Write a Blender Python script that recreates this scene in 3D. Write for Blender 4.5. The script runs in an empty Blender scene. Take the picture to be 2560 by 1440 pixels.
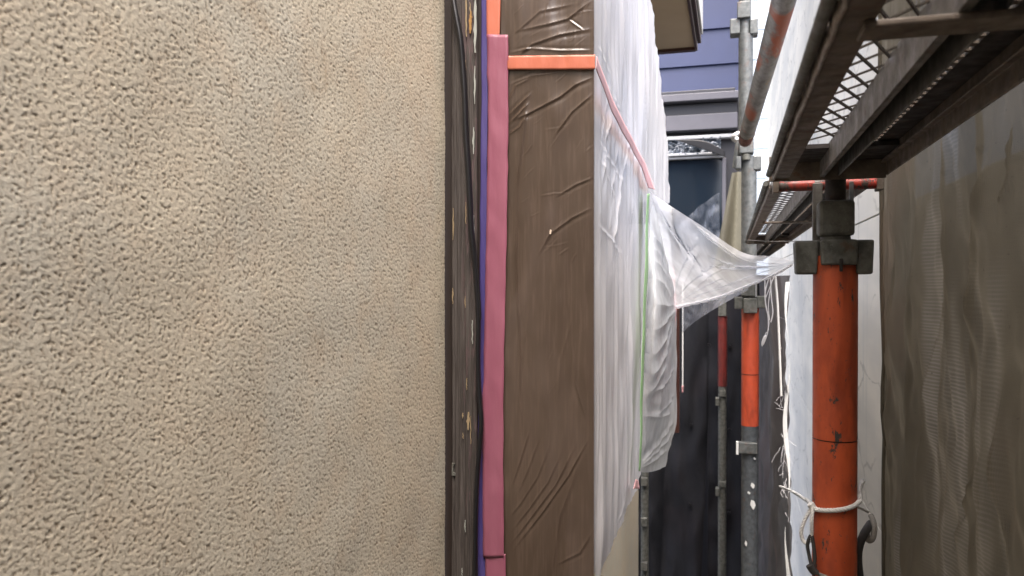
import bpy, math, random
import numpy as np
from mathutils import Vector, Matrix, Euler

random.seed(7)
rng = np.random.default_rng(7)
scene = bpy.context.scene
C = scene.collection

# ------------------------------------------------------------------ camera
YAW = math.atan(550 / 1920)
PITCH = math.atan(15 / 1920)
cam_d = bpy.data.cameras.new('camera')
cam = bpy.data.objects.new('camera', cam_d)
C.objects.link(cam)
cam_d.sensor_width = 36
cam_d.lens = 27
cam_d.clip_start = 0.02
cam_d.clip_end = 300
cam_d.dof.use_dof = True
cam_d.dof.focus_distance = 0.95
cam_d.dof.aperture_fstop = 15
cam.rotation_euler = (math.pi / 2 - PITCH, 0, YAW)
scene.camera = cam
CAMR = Euler(cam.rotation_euler).to_matrix()

# ------------------------------------------------------------------ world, sun, exposure
world = bpy.data.worlds.new('World')
scene.world = world
world.use_nodes = True
wn = world.node_tree
bg = wn.nodes['Background']
sky = wn.nodes.new('ShaderNodeTexSky')
sky.sky_type = 'NISHITA'
sky.sun_disc = False
SUN_EL, SUN_ROT = math.radians(64), math.radians(165)
sky.sun_elevation = SUN_EL
sky.sun_rotation = SUN_ROT
sky.air_density = 0.6
sky.dust_density = 6.0
sky.ozone_density = 0.6
wn.links.new(sky.outputs[0], bg.inputs[0])
bg.inputs[1].default_value = 0.15
sun_d = bpy.data.lights.new('sun', 'SUN')
sun_d.energy = 1.5
sun_d.angle = math.radians(75)
sun_d.color = (1.0, 0.95, 0.88)
sun = bpy.data.objects.new('sun', sun_d)
C.objects.link(sun)
sd = Vector((math.sin(SUN_ROT) * math.cos(SUN_EL), math.cos(SUN_ROT) * math.cos(SUN_EL), math.sin(SUN_EL)))
sun.rotation_euler = sd.to_track_quat('Z', 'Y').to_euler()
scene.view_settings.view_transform = 'Standard'
scene.view_settings.look = 'None'
scene.view_settings.gamma = 1
scene.view_settings.use_curve_mapping = False
scene.view_settings.exposure = 2.15

# ------------------------------------------------------------------ measuring helpers
def ray(px, py):
    d = CAMR @ Vector(((px - 1280) / 1920, -(py - 720) / 1920, -1))
    return d
def atY(px, py, y):
    d = ray(px, py); return d * (y / d.y)
def atX(px, py, x):
    d = ray(px, py); return d * (x / d.x)
def atZ(px, py, z):
    d = ray(px, py); return d * (z / d.z)
CY = math.cos(YAW)
def RX(r, z):            # x of a line along the alley at height z
    return r * CY * z

# ------------------------------------------------------------------ object helpers
def link(o, parent=None):
    C.objects.link(o)
    if parent is not None:
        o.parent = parent
        o.location = -world_loc(parent)
    return o
def world_loc(o):
    v = Vector(o.location)
    if o.parent is not None:
        v = v + world_loc(o.parent)
    return v
def thing(name, label, cat, loc=(0, 0, 0), group=None):
    o = bpy.data.objects.new(name, None)
    o.empty_display_size = 0.05
    C.objects.link(o)
    o.location = loc
    tag(o, label, cat, group)
    return o
def tag(o, label=None, cat=None, group=None, kind=None):
    if label: o['label'] = label
    if cat: o['category'] = cat
    if group: o['group'] = group
    if kind: o['kind'] = kind
    return o
class MB:
    def __init__(s): s.v = []; s.f = []
    def box(s, x0, x1, y0, y1, z0, z1):
        b = len(s.v)
        s.v += [(x, y, z) for z in (z0, z1) for y in (y0, y1) for x in (x0, x1)]
        s.f += [tuple(b + i for i in q) for q in ((0, 2, 3, 1), (4, 5, 7, 6), (0, 1, 5, 4), (2, 6, 7, 3), (0, 4, 6, 2), (1, 3, 7, 5))]
        return s
    def bar(s, a, b_, w, h, up=(0, 0, 1)):
        a = Vector(a); b_ = Vector(b_); d = (b_ - a).normalized()
        sd_ = d.cross(Vector(up)).normalized() * (w / 2); u = sd_.cross(d).normalized() * (h / 2)
        b = len(s.v)
        for p in (a, b_):
            s.v += [tuple(p - sd_ - u), tuple(p + sd_ - u), tuple(p + sd_ + u), tuple(p - sd_ + u)]
        s.f += [tuple(b + i for i in q) for q in ((0, 3, 2, 1), (4, 5, 6, 7), (0, 1, 5, 4), (1, 2, 6, 5), (2, 3, 7, 6), (3, 0, 4, 7))]
        return s
    def prism(s, poly, axis, a, b_):   # poly of 2-D points extruded along axis
        n = len(poly); b = len(s.v)
        for t in (a, b_):
            for p, q in poly:
                s.v.append((t, p, q) if axis == 0 else (p, t, q) if axis == 1 else (p, q, t))
        s.f.append(tuple(b + i for i in range(n))[::-1]); s.f.append(tuple(b + n + i for i in range(n)))
        for i in range(n):
            j = (i + 1) % n
            s.f.append((b + i, b + j, b + n + j, b + n + i))
        return s
    def tube(s, pts, r, n=12, caps=True):
        pts = [Vector(p) for p in pts]
        rs = r if isinstance(r, (list, tuple)) else [r] * len(pts)
        prev = None; b = len(s.v)
        for i, p in enumerate(pts):
            t = (pts[min(i + 1, len(pts) - 1)] - pts[max(i - 1, 0)])
            if t.length < 1e-9: t = Vector((0, 0, 1))
            t.normalize()
            if prev is None:
                u = t.orthogonal().normalized()
            else:
                u = (prev - t * prev.dot(t))
                u = u.normalized() if u.length > 1e-6 else t.orthogonal().normalized()
            prev = u; w = t.cross(u)
            for k in range(n):
                a = 2 * math.pi * k / n
                s.v.append(tuple(p + (u * math.cos(a) + w * math.sin(a)) * rs[i]))
        for i in range(len(pts) - 1):
            for k in range(n):
                k2 = (k + 1) % n
                s.f.append((b + i * n + k, b + i * n + k2, b + (i + 1) * n + k2, b + (i + 1) * n + k))
        if caps:
            e = b + (len(pts) - 1) * n
            c0_ = len(s.v); s.v += s.v[b:b + n]; s.v += s.v[e:e + n]
            s.f.append(tuple(c0_ + k for k in range(n))[::-1])
            s.f.append(tuple(c0_ + n + k for k in range(n)))
        return s
    def mesh(s, name, m, smooth=False):
        me = bpy.data.meshes.new(name)
        me.from_pydata(s.v, [], s.f); me.materials.append(m)
        if smooth:
            me.polygons.foreach_set('use_smooth', [len(p.vertices) <= 4 for p in me.polygons])
        me.update()
        return me
    def build(s, name, m, parent=None, smooth=False, bevel=0):
        o = bpy.data.objects.new(name, s.mesh(name, m, smooth))
        link(o, parent)
        if bevel:
            bv = o.modifiers.new('bevel', 'BEVEL'); bv.width = bevel; bv.segments = 2; bv.limit_method = 'ANGLE'
        return o
def grid_mesh(name, P, m, parent=None, uv=None, solid=0, attr=None):
    n, k, _ = P.shape
    me = bpy.data.meshes.new(name)
    me.vertices.add(n * k)
    me.vertices.foreach_set('co', P.reshape(-1).astype(np.float32))
    i = np.arange((n - 1) * (k - 1)); r = i // (k - 1); c = i % (k - 1)
    q = np.stack([r * k + c, r * k + c + 1, (r + 1) * k + c + 1, (r + 1) * k + c], 1).reshape(-1).astype(np.int32)
    nf = (n - 1) * (k - 1)
    me.loops.add(nf * 4); me.loops.foreach_set('vertex_index', q)
    me.polygons.add(nf)
    me.polygons.foreach_set('loop_start', (np.arange(nf) * 4).astype(np.int32))
    me.polygons.foreach_set('loop_total', np.full(nf, 4, np.int32))
    me.polygons.foreach_set('use_smooth', np.ones(nf, bool))
    if uv is not None:
        l = me.uv_layers.new(name='UVMap')
        l.data.foreach_set('uv', uv.reshape(-1, 2)[q].reshape(-1).astype(np.float32))
    me.materials.append(m); me.update(calc_edges=True); me.validate()
    o = bpy.data.objects.new(name, me); link(o, parent)
    if solid:
        md = o.modifiers.new('solid', 'SOLIDIFY'); md.thickness = solid; md.offset = 0
    return o
def segdist(U, V, a, b):
    ax, ay = a; bx, by = b
    dx, dy = bx - ax, by - ay
    L = dx * dx + dy * dy + 1e-12
    t = np.clip(((U - ax) * dx + (V - ay) * dy) / L, 0, 1)
    ex = U - (ax + t * dx); ey = V - (ay + t * dy)
    s = np.sign(dx * ey - dy * ex)
    return np.sqrt(ex * ex + ey * ey), t, s
def creases(U, V, lines):
    """sharp folds: (points, width, height); a fold has a crisp crest and a soft trough beside it"""
    H = np.zeros_like(U)
    for pts, w, a in lines:
        best = np.full_like(U, 1e9); sg = np.zeros_like(U); tt = np.zeros_like(U)
        m = len(pts) - 1
        for k in range(m):
            d, t, s = segdist(U, V, pts[k], pts[k + 1])
            sel = d < best
            best = np.where(sel, d, best); sg = np.where(sel, s, sg); tt = np.where(sel, (k + t) / m, tt)
        env = np.clip(np.sin(np.pi * np.clip(tt, 0.02, .98)) * 1.4, 0, 1)
        H += a * env * (np.exp(-best / w) - .45 * np.exp(-((best - 2.2 * w * sg) / (1.6 * w)) ** 2))
    return H
def fft_noise(n, px, f0, bw, seed, aniso=1.0):
    r = np.random.default_rng(seed)
    w = np.fft.rfft2(r.standard_normal((n, n)).astype(np.float32))
    fy = np.fft.fftfreq(n, px)[:, None]; fx = np.fft.rfftfreq(n, px)[None, :] * aniso
    f = np.sqrt(fx * fx + fy * fy)
    w *= np.exp(-((f - f0) ** 2) / (2 * bw * bw))
    h = np.fft.irfft2(w, s=(n, n))
    return ((h - h.mean()) / h.std()).astype(np.float32)
def sample(T, px, U, V):
    n = T.shape[0]
    a = U / px; b = V / px
    i = np.floor(a).astype(int); j = np.floor(b).astype(int)
    fa = a - i; fb = b - j
    i0 = i % n; i1 = (i + 1) % n; j0 = j % n; j1 = (j + 1) % n
    return T[i0, j0] * (1 - fa) * (1 - fb) + T[i1, j0] * fa * (1 - fb) + T[i0, j1] * (1 - fa) * fb + T[i1, j1] * fa * fb
WR = fft_noise(512, 0.002, 12, 14, 11)          # soft random wrinkles, tile 1.02 m
WRV = fft_noise(512, 0.002, 22, 22, 12, 9.0)   # long in the second direction

# ------------------------------------------------------------------ materials
class M:
    def __init__(s, name, base=(.5, .5, .5), rough=.6, metal=0, spec=.5):
        s.m = bpy.data.materials.new(name); s.m.use_nodes = True
        s.t = s.m.node_tree; s.n = s.t.nodes; s.l = s.t.links
        s.b = s.n['Principled BSDF']; s.out = s.n['Material Output']
        s.b.inputs['Base Color'].default_value = (*base, 1)
        s.b.inputs['Roughness'].default_value = rough
        s.b.inputs['Metallic'].default_value = metal
        s.b.inputs['Specular IOR Level'].default_value = spec
        s.co = s.n.new('ShaderNodeTexCoord').outputs['Object']
    def map(s, sc, src=None, rot=(0, 0, 0)):
        mp = s.n.new('ShaderNodeMapping'); mp.inputs['Scale'].default_value = sc if isinstance(sc, tuple) else (sc,) * 3
        mp.inputs['Rotation'].default_value = rot
        s.l.new(src or s.co, mp.inputs[0]); return mp.outputs[0]
    def noise(s, sc, detail=4, rough=.55, dist=0, src=None):
        t = s.n.new('ShaderNodeTexNoise'); t.inputs['Scale'].default_value = 1
        t.inputs['Detail'].default_value = detail; t.inputs['Roughness'].default_value = rough
        t.inputs['Distortion'].default_value = dist
        s.l.new(s.map(sc, src), t.inputs['Vector']); return t.outputs['Fac']
    def wave(s, sc, dist=0, dscale=1, direction='X', src=None, rot=(0, 0, 0), detail=2):
        t = s.n.new('ShaderNodeTexWave'); t.bands_direction = direction
        t.inputs['Scale'].default_value = 1; t.inputs['Distortion'].default_value = dist
        t.inputs['Detail Scale'].default_value = dscale; t.inputs['Detail'].default_value = detail
        s.l.new(s.map(sc, src, rot), t.inputs['Vector']); return t.outputs['Fac']
    def ramp(s, src, a, b, lo=0.0, hi=1.0):
        r = s.n.new('ShaderNodeMapRange'); r.inputs['From Min'].default_value = a; r.inputs['From Max'].default_value = b
        r.inputs['To Min'].default_value = lo; r.inputs['To Max'].default_value = hi; r.interpolation_type = 'SMOOTHSTEP'
        s.l.new(src, r.inputs['Value']); return r.outputs[0]
    def mix(s, fac, a, b):
        x = s.n.new('ShaderNodeMix'); x.data_type = 'RGBA'
        for v, k in ((fac, 0), (a, 6), (b, 7)):
            if hasattr(v, 'links') or hasattr(v, 'is_linked'): s.l.new(v, x.inputs[k])
            elif k == 0: x.inputs[0].default_value = v
            else: x.inputs[k].default_value = (*v, 1)
        return x.outputs[2]
    def math(s, op, a, b=None):
        x = s.n.new('ShaderNodeMath'); x.operation = op
        for k, v in ((0, a), (1, b)):
            if v is None: continue
            if isinstance(v, (int, float)): x.inputs[k].default_value = v
            else: s.l.new(v, x.inputs[k])
        return x.outputs[0]
    def col(s, c): s.l.new(c, s.b.inputs['Base Color']); return s
    def rgh(s, c): s.l.new(c, s.b.inputs['Roughness']); return s
    def bump(s, h, dist=.001, strength=1.0, normal=None):
        b = s.n.new('ShaderNodeBump'); b.inputs['Distance'].default_value = dist; b.inputs['Strength'].default_value = strength
        s.l.new(h, b.inputs['Height'])
        if normal is not None: s.l.new(normal, b.inputs['Normal'])
        s.l.new(b.outputs[0], s.b.inputs['Normal']); s.nb = b.outputs[0]; return s

def make_stucco(name, coarse):
    m = M(name, rough=.92, spec=.2)
    big = m.noise(5.0, 3, .6)
    mid = m.noise(22.0, 3, .6)
    fine = m.noise(420.0, 3, .6)
    rust = m.ramp(m.noise(11.0, 5, .7, .6), .60, .78)
    c = m.mix(m.ramp(big, .38, .62), (.66, .60, .475), (.625, .59, .49))
    c = m.mix(m.ramp(mid, .42, .70, 0, .55), c, (.66, .565, .43))
    c = m.mix(m.math('MULTIPLY', rust, .6), c, (.36, .235, .12))
    c = m.mix(m.ramp(fine, .35, .65, 0, .30), c, (.38, .32, .25))
    if not coarse:
        at = m.n.new('ShaderNodeAttribute'); at.attribute_name = 'pit_tone'
        c = m.mix(m.math('MULTIPLY', at.outputs['Fac'], .62), c, (.20, .15, .10))  # pits coloured darker than the wall face
    m.col(c)
    if coarse:
        vo = m.noise(300.0, 4, .6)
        m.bump(vo, .0035, .9)
    else:
        m.bump(m.noise(900.0, 3, .6), .0003, .6)
    return m.m
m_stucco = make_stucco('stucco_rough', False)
m_stucco2 = make_stucco('stucco_smooth', True)

def wood_mat():
    m = M('weathered_wood', rough=.75, spec=.3)
    g = m.noise((350, 350, 9), 5, .65, .3)
    c = m.mix(m.ramp(g, .35, .68), (.038, .032, .029), (.080, .070, .064))
    peel = m.ramp(m.noise((120, 120, 14), 5, .75, .5), .52, .58)
    pc = m.mix(m.noise((400, 400, 25), 3), (.05, .034, .034), (.12, .085, .085))
    # the right-hand third of the board has lost more of its paint
    sx = m.n.new('ShaderNodeSeparateXYZ'); m.l.new(m.co, sx.inputs[0])
    right = m.ramp(sx.outputs[0], -.340, -.330)
    c = m.mix(m.math('MULTIPLY', peel, right), c, pc)
    left = m.ramp(sx.outputs[0], -.352, -.356)
    pale = m.ramp(m.noise((200, 200, 16), 4, .7), .46, .56)
    c = m.mix(m.math('MULTIPLY', pale, left), c, (.26, .225, .15))
    m.col(c); m.bump(g, .0012, .9)
    return m.m
m_wood = wood_mat()
m_dark_wood = M('dark_brown_paint', (.018, .011, .009), .5).m
m_black = M('black_rubber', (.008, .008, .010), .35).m
m_brown_trim = M('brown_trim_paint', (.045, .018, .014), .35).m
def flat(name, base, rough, n=60, amt=.25, spec=.5):
    m = M(name, base, rough, spec=spec)
    d = tuple(v * (1 - amt) for v in base)
    m.col(m.mix(m.noise(n, 4, .6), d, tuple(min(1, v * (1 + amt * .6)) for v in base)))
    return m.m
m_flake_tan = flat('peeled_paint_tan', (.27, .205, .12), .8, 200)
m_flake_pale = flat('peeled_paint_pale', (.32, .34, .31), .7, 150)
def tape_mat(name, base, rough=.42, tr=.15):
    m = M(name, base, rough)
    c = m.mix(m.ramp(m.noise((60, 60, 9), 3), .35, .7, 0, .5), base, tuple(min(1, v * 1.12 + .02) for v in base))
    m.col(c)
    m.bump(m.noise((220, 220, 60), 3), .0008, .5)
    return m.m
m_purple = tape_mat('purple_tape', (.055, .04, .17), .5)
m_orange_tape = tape_mat('orange_tape', (.46, .135, .080), .38)
m_pink_tape = tape_mat('pink_tape', (.245, .078, .12), .40)
m_pink_pale = tape_mat('pale_pink_tape', (.72, .40, .41), .42)
m_green_tape = tape_mat('green_tape', (.24, .44, .19), .5)

def brown_film():
    m = M('clear_film_over_brown_board', rough=.30, spec=.55)
    c = m.mix(m.ramp(m.noise((9, 9, 5), 3), .35, .65), (.055, .037, .026), (.070, .049, .036))
    haze = m.ramp(m.noise((14, 14, 6), 3, .5, .4), .50, .80, 0, .14)
    c = m.mix(haze, c, (.24, .19, .18))
    c = m.mix(m.ramp(m.noise((300, 300, 18), 3), .45, .7, 0, .25), c, (.14, .10, .078))
    m.col(c)
    h = m.math('ADD', m.noise((30, 30, 14), 3, .5, .8), m.math('MULTIPLY', m.noise((240, 240, 40), 3), .12))
    m.bump(h, .0030, .22)
    m.b.inputs['Coat Weight'].default_value = .35
    m.b.inputs['Coat Roughness'].default_value = .18
    return m.m
m_brown_film = brown_film()

def film_mat(name, tint, opac, rough=.28, trans=.35, bumpd=.002, streak=(60, 60, 8), lw=.5):
    m = M(name, tint, rough, spec=.6)
    h = m.math('ADD', m.noise(streak, 4, .6, .6), m.math('MULTIPLY', m.noise(tuple(v * 3 for v in streak), 3), .10))
    m.bump(h, bumpd, .4)
    tl = m.n.new('ShaderNodeBsdfTranslucent'); tl.inputs[0].default_value = (*tint, 1); m.l.new(m.nb, tl.inputs['Normal'])
    tp = m.n.new('ShaderNodeBsdfTransparent'); tp.inputs[0].default_value = (.97, .98, 1, 1)
    a = m.n.new('ShaderNodeMixShader'); a.inputs[0].default_value = trans
    m.l.new(m.b.outputs[0], a.inputs[1]); m.l.new(tl.outputs[0], a.inputs[2])
    fr = m.n.new('ShaderNodeLayerWeight'); fr.inputs[0].default_value = lw; m.l.new(m.nb, fr.inputs['Normal'])
    st = m.ramp(m.noise(streak, 3, .6, .5), .35, .75, -.08, .16)
    op = m.math('ADD', m.math('ADD', m.math('MULTIPLY', fr.outputs['Facing'], .35), opac), st)
    op = m.math('MINIMUM', m.math('MAXIMUM', op, 0.03), 1)
    b = m.n.new('ShaderNodeMixShader'); m.l.new(op, b.inputs[0])
    m.l.new(tp.outputs[0], b.inputs[1]); m.l.new(a.outputs[0], b.inputs[2])
    m.l.new(b.outputs[0], m.out.inputs[0])
    return m.m
m_film_front = film_mat('white_masking_film', (.92, .92, .94), .78, bumpd=.003)
m_film_thin = film_mat('thin_masking_film', (.90, .91, .94), .20, rough=.2, trans=.4, bumpd=.002, streak=(10, 10, 10), lw=.7)
m_film_bulge = film_mat('loose_masking_film', (.80, .83, .85), .62, rough=.26, trans=.4, streak=(30, 30, 22))
m_film_dim = film_mat('hazy_far_film', (.55, .60, .70), .12, trans=.4, streak=(20, 20, 12))

def metal_mat(name, base, dark, rust=(.12, .05, .025), rough=.5, metal=.4, n=60, rustamt=.35, stretch=1):
    m = M(name, base, rough, metal)
    z = n * stretch
    c = m.mix(m.ramp(m.noise((n, n, z), 5, .65), .35, .7), base, dark)
    r = m.ramp(m.noise((n * .6, n * .6, z * .6), 6, .75, .4), .56, .66, 0, rustamt)
    c = m.mix(r, c, rust)
    s = m.ramp(m.noise((n * 5, n * 5, z * 5), 3, .7), .60, .72, 0, .35)
    c = m.mix(s, c, tuple(min(1, v * 1.8) for v in base))
    m.col(c); m.rgh(m.ramp(m.noise(n * 1.3, 4), .3, .7, rough - .12, rough + .2))
    m.bump(m.noise((n * 3, n * 3, z * 3), 5, .7), .0007, .6)
    return m.m
m_galv = metal_mat('galvanised_steel', (.155, .165, .165), (.09, .10, .10), rough=.45)
m_galv_mid = metal_mat('blue_grey_galvanised', (.115, .13, .145), (.07, .08, .09), rough=.5)
m_galv_dark = metal_mat('dirty_galvanised_steel', (.14, .143, .128), (.065, .067, .058), rough=.6, metal=.2)
m_brown_steel = metal_mat('grimy_brown_steel', (.165, .135, .108), (.085, .068, .054), rough=.62, metal=.1, rustamt=.5)
m_grey_rail = metal_mat('worn_grey_rail', (.165, .158, .145), (.09, .085, .078), rough=.55, metal=.25, rustamt=.35)
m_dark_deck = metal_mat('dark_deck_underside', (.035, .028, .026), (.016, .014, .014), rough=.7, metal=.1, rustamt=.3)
m_strand = metal_mat('expanded_metal', (.085, .075, .066), (.045, .04, .036), rough=.55, metal=.3, n=200)

def paint_mat(name, base, dark, chip, chips=.60, n=40):
    m = M(name, base, .42)
    c = m.mix(m.ramp(m.noise((n, n, n * .4), 4, .65), .35, .75), base, dark)
    c = m.mix(m.ramp(m.noise((n * .7, n * .7, n * .16), 4, .6, .5), .50, .72, 0, .7), c, tuple(v * .55 for v in dark))
    r = m.ramp(m.noise((n * 1.2, n * 1.2, n * .45), 6, .78, .3), chips, chips + .03)
    c = m.mix(r, c, chip)
    s = m.ramp(m.noise((n * 6, n * 6, n * 4), 3, .7), .66, .70, 0, .8)
    c = m.mix(s, c, chip)
    m.col(c); m.bump(m.math('SUBTRACT', 1, r), .0006, .7)
    m.rgh(m.ramp(m.noise(n, 4), .3, .7, .34, .6))
    return m.m
m_orange = paint_mat('orange_paint', (.50, .088, .028), (.33, .055, .020), (.045, .04, .036), .585)
m_orange_worn = paint_mat('worn_orange_paint', (.55, .085, .035), (.42, .065, .03), (.10, .10, .095), .70)
m_red_paint = paint_mat('red_painted_steel', (.45, .045, .028), (.16, .05, .04), (.08, .065, .055), .52, 90)
m_red_dim = paint_mat('shaded_dark_red_paint', (.16, .022, .018), (.09, .018, .015), (.04, .035, .03), .6)  # dark red, darkened further to carry the dimness of the far end
def brace_mat():
    m = M('galvanised_pipe_with_rust', (.2, .2, .19), .48, .3)
    c = m.mix(m.ramp(m.noise((60, 25, 25), 5, .65), .35, .7), (.24, .235, .215), (.11, .10, .09))
    r = m.ramp(m.noise((14, 5, 5), 4, .6, .5), .50, .60)
    c = m.mix(r, c, (.30, .075, .03))
    c = m.mix(m.ramp(m.noise((30, 12, 12), 4, .7), .60, .66, 0, .7), c, (.34, .22, .10))
    m.col(c); m.bump(m.noise(200, 4), .0006, .5)
    return m.m
m_brace = brace_mat()

def sheet_mat(name, base, dust, trans, opac, weave=260.0, dustamt=.34):
    m = M(name, base, .85, spec=.2)
    w1 = m.wave((0, weave, 0), 1.2, .02, 'Y')
    w2 = m.wave((0, 0, weave), 1.2, .02, 'Z')
    tex = m.math('MULTIPLY', w1, w2)
    broad = m.ramp(m.noise((6, 13, 2.4), 2, .5, .4), .50, .74)
    c = m.mix(m.ramp(m.noise((5, 7, 5), 4, .6), .35, .65), base, tuple(v * .72 for v in base))
    c = m.mix(m.ramp(m.noise((3, 5, 3.4), 3, .5), .50, .64, 0, .5), c, (base[0] * 1.08, base[1] * .90, base[2] * .88))
    # feather-like beat between two laid-over weaves
    ws = m.wave((0, 14, 85), 9, .5, 'Z', detail=2)
    fe = m.math('MULTIPLY', broad, m.ramp(ws, .2, 1.0))
    c = m.mix(m.math('MULTIPLY', broad, dustamt * .35), c, dust)
    c = m.mix(m.math('MULTIPLY', fe, dustamt), c, dust)
    spk = m.ramp(m.noise(260, 3, .6), .68, .74, 0, .6)
    c = m.mix(spk, c, tuple(v * .3 for v in base))
    c = m.mix(m.math('MULTIPLY', tex, .30), c, tuple(v * .35 for v in base))
    m.col(c); m.bump(tex, .0006, .8)
    tl = m.n.new('ShaderNodeBsdfTranslucent'); m.l.new(c, tl.inputs[0])
    a = m.n.new('ShaderNodeMixShader'); a.inputs[0].default_value = trans
    m.l.new(m.b.outputs[0], a.inputs[1]); m.l.new(tl.outputs[0], a.inputs[2])
    tp = m.n.new('ShaderNodeBsdfTransparent')
    b = m.n.new('ShaderNodeMixShader'); m.l.new(m.math('SUBTRACT', opac, m.math('MULTIPLY', broad, .07 if opac < 1 else 0)), b.inputs[0])
    m.l.new(tp.outputs[0], b.inputs[1]); m.l.new(a.outputs[0], b.inputs[2]); m.l.new(b.outputs[0], m.out.inputs[0])
    return m.m
m_sheet = sheet_mat('dusty_brown_mesh_sheet', (.145, .128, .095), (.34, .32, .295), .30, .98)
m_sheet_grey = sheet_mat('grey_mesh_sheet', (.17, .165, .17), (.26, .26, .27), .3, .97, 120)
m_sheet_dark = sheet_mat('dark_mesh_sheet', (.020, .021, .026), (.027, .028, .034), .15, 1.0, 70, .3)  # grey-black cloth; dimness of the far end is put into the colour too
m_sheet_green = sheet_mat('olive_mesh_sheet', (.24, .23, .175), (.34, .33, .28), .35, .97, 90)

def wall_white():
    m = M('white_mortar', (.8, .8, .78), .85, spec=.2)
    c = m.mix(m.ramp(m.noise((2, .8, 3), 4), .35, .65), (.82, .78, .68), (.66, .64, .575))
    c = m.mix(m.ramp(m.noise((3, 12, .8), 4), .52, .72, 0, .45), c, (.52, .53, .50))
    v = m.n.new('ShaderNodeTexVoronoi'); v.feature = 'DISTANCE_TO_EDGE'; v.inputs['Scale'].default_value = 1
    dn = m.n.new('ShaderNodeTexNoise'); dn.inputs['Scale'].default_value = 5; dn.inputs['Detail'].default_value = 6
    m.l.new(m.co, dn.inputs['Vector'])
    va = m.n.new('ShaderNodeVectorMath'); va.operation = 'MULTIPLY_ADD'
    m.l.new(dn.outputs['Color'], va.inputs[0]); va.inputs[1].default_value = (.22, .22, .22); m.l.new(m.co, va.inputs[2])
    m.l.new(m.map((1.5, 1.3, 3.2), va.outputs[0]), v.inputs['Vector'])
    line = m.ramp(v.outputs['Distance'], .006, .026, 1, 0)
    keep = m.ramp(m.noise(3.5, 3), .44, .54)
    c = m.mix(m.math('MULTIPLY', line, m.math('MULTIPLY', keep, .38)), c, (.25, .24, .20))
    m.col(c); m.bump(m.noise(90, 4), .002, .4)
    return m.m
m_white_wall = wall_white()
m_blue = flat('blue_siding', (.022, .036, .110), .5, 6, .18)
m_pale_blue = flat('pale_blue_siding', (.60, .70, .80), .5, 3, .12)
m_grey_frame = flat('grey_window_hood', (.13, .13, .155), .45, 8)
m_dark_frame = flat('dark_bronze_frame', (.035, .036, .045), .4, 12)
m_alu = flat('aluminium_sash', (.50, .52, .55), .35, 14)
m_glass = M('dark_window_glass', (.012, .020, .032), .08, spec=.6).m
m_foil = None
def foil():
    m = M('crumpled_clear_film', (.55, .60, .66), .22, .2, .7)
    n_ = m.noise((14, 14, 60), 5, .65, 1.0)
    m.col(m.mix(m.ramp(n_, .45, .65), (.14, .17, .21), (.72, .76, .82))); m.bump(n_, .02, .9)
    return m.m
m_foil = foil()
m_soffit = flat('beige_soffit', (.36, .285, .20), .7, 5, .15)
m_rope = flat('white_rope', (.68, .68, .66), .8, 700, .5)
m_rope_grey = flat('grey_cord', (.20, .185, .16), .8, 500, .5)
m_rope_dark = flat('dark_cord', (.035, .032, .03), .8, 500, .4)
m_thread = flat('white_fibre', (.75, .75, .78), .6, 300, .2)
m_ground = flat('packed_ground', (.10, .095, .085), .95, 8, .4)
m_white_pvc = flat('white_plastic', (.70, .72, .72), .4, 20, .15)
m_chip = M('white_chip', (.62, .52, .42), .6).m

# ================================================================== SETTING
gz = -3.0
g = MB(); n_ = 24
gp = np.zeros((n_, n_, 3)); xs = np.linspace(-40, 40, n_)
gp[:, :, 0] = xs[:, None]; gp[:, :, 1] = xs[None, :] + 20; gp[:, :, 2] = gz + rng.normal(0, .01, (n_, n_))
tag(grid_mesh('ground', gp, m_ground), kind='structure')

XW = -0.363      # plane of the stucco wall
YB = 0.950       # face of the shutter box that looks down the alley
XB = atY(1485, 700, YB).x   # front of the shutter box
ZB = atY(1485, 1440, YB).z - .005 # underside of the box

# ------------------------------------------------------------------ the stucco house
house = thing('stucco_house', 'beige rough stucco house wall at left with weathered wooden trim and a masked shutter box', 'house', (XW, .5, gz))
ST_A = fft_noise(2048, .0005, 90, 190, 21)
ST_B = fft_noise(2048, .0005, 1 / .0085, 50, 22)
ST_C = fft_noise(2048, .0005, 1 / .0017, 180, 23)
ny, nz = 720, 760
yy = .20 * (YB + .03 - .0) ** 0 * np.exp(np.linspace(0, math.log((YB - .004) / .20), ny))
ss = np.linspace(-1, 1, nz)
Y = np.repeat(yy[:, None], nz, 1)
Z = ss[None, :] * (.13 + .33 * Y)
def stucco_h(Y, Z):
    n = sample(ST_A, .0005, Y, Z) * .8 + sample(ST_B, .0005, Y, Z) * .55 + .1
    a_ = sample(ST_A, .0005, Y * 1.35, Z * 1.35) * 1.0 + sample(ST_B, .0005, Y * 1.6, Z * 1.6) * .25
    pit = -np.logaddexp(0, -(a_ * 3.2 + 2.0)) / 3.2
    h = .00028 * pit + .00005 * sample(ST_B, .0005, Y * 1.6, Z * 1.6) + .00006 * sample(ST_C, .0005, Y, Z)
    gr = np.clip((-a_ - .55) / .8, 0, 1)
    return h, gr
Hs, Gr = stucco_h(Y, Z)
# trowel drift: broad undulation
Hs = Hs + .0003 * sample(WR, .002, Y * .35 + .1, Z * .35 + .3)
P = np.stack([XW + Hs, Y, Z], 2)
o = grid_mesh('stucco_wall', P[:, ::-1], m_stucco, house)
at = o.data.attributes.new('pit_tone', 'FLOAT', 'POINT')
at.data.foreach_set('value', Gr[:, ::-1].reshape(-1).astype(np.float32))
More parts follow.
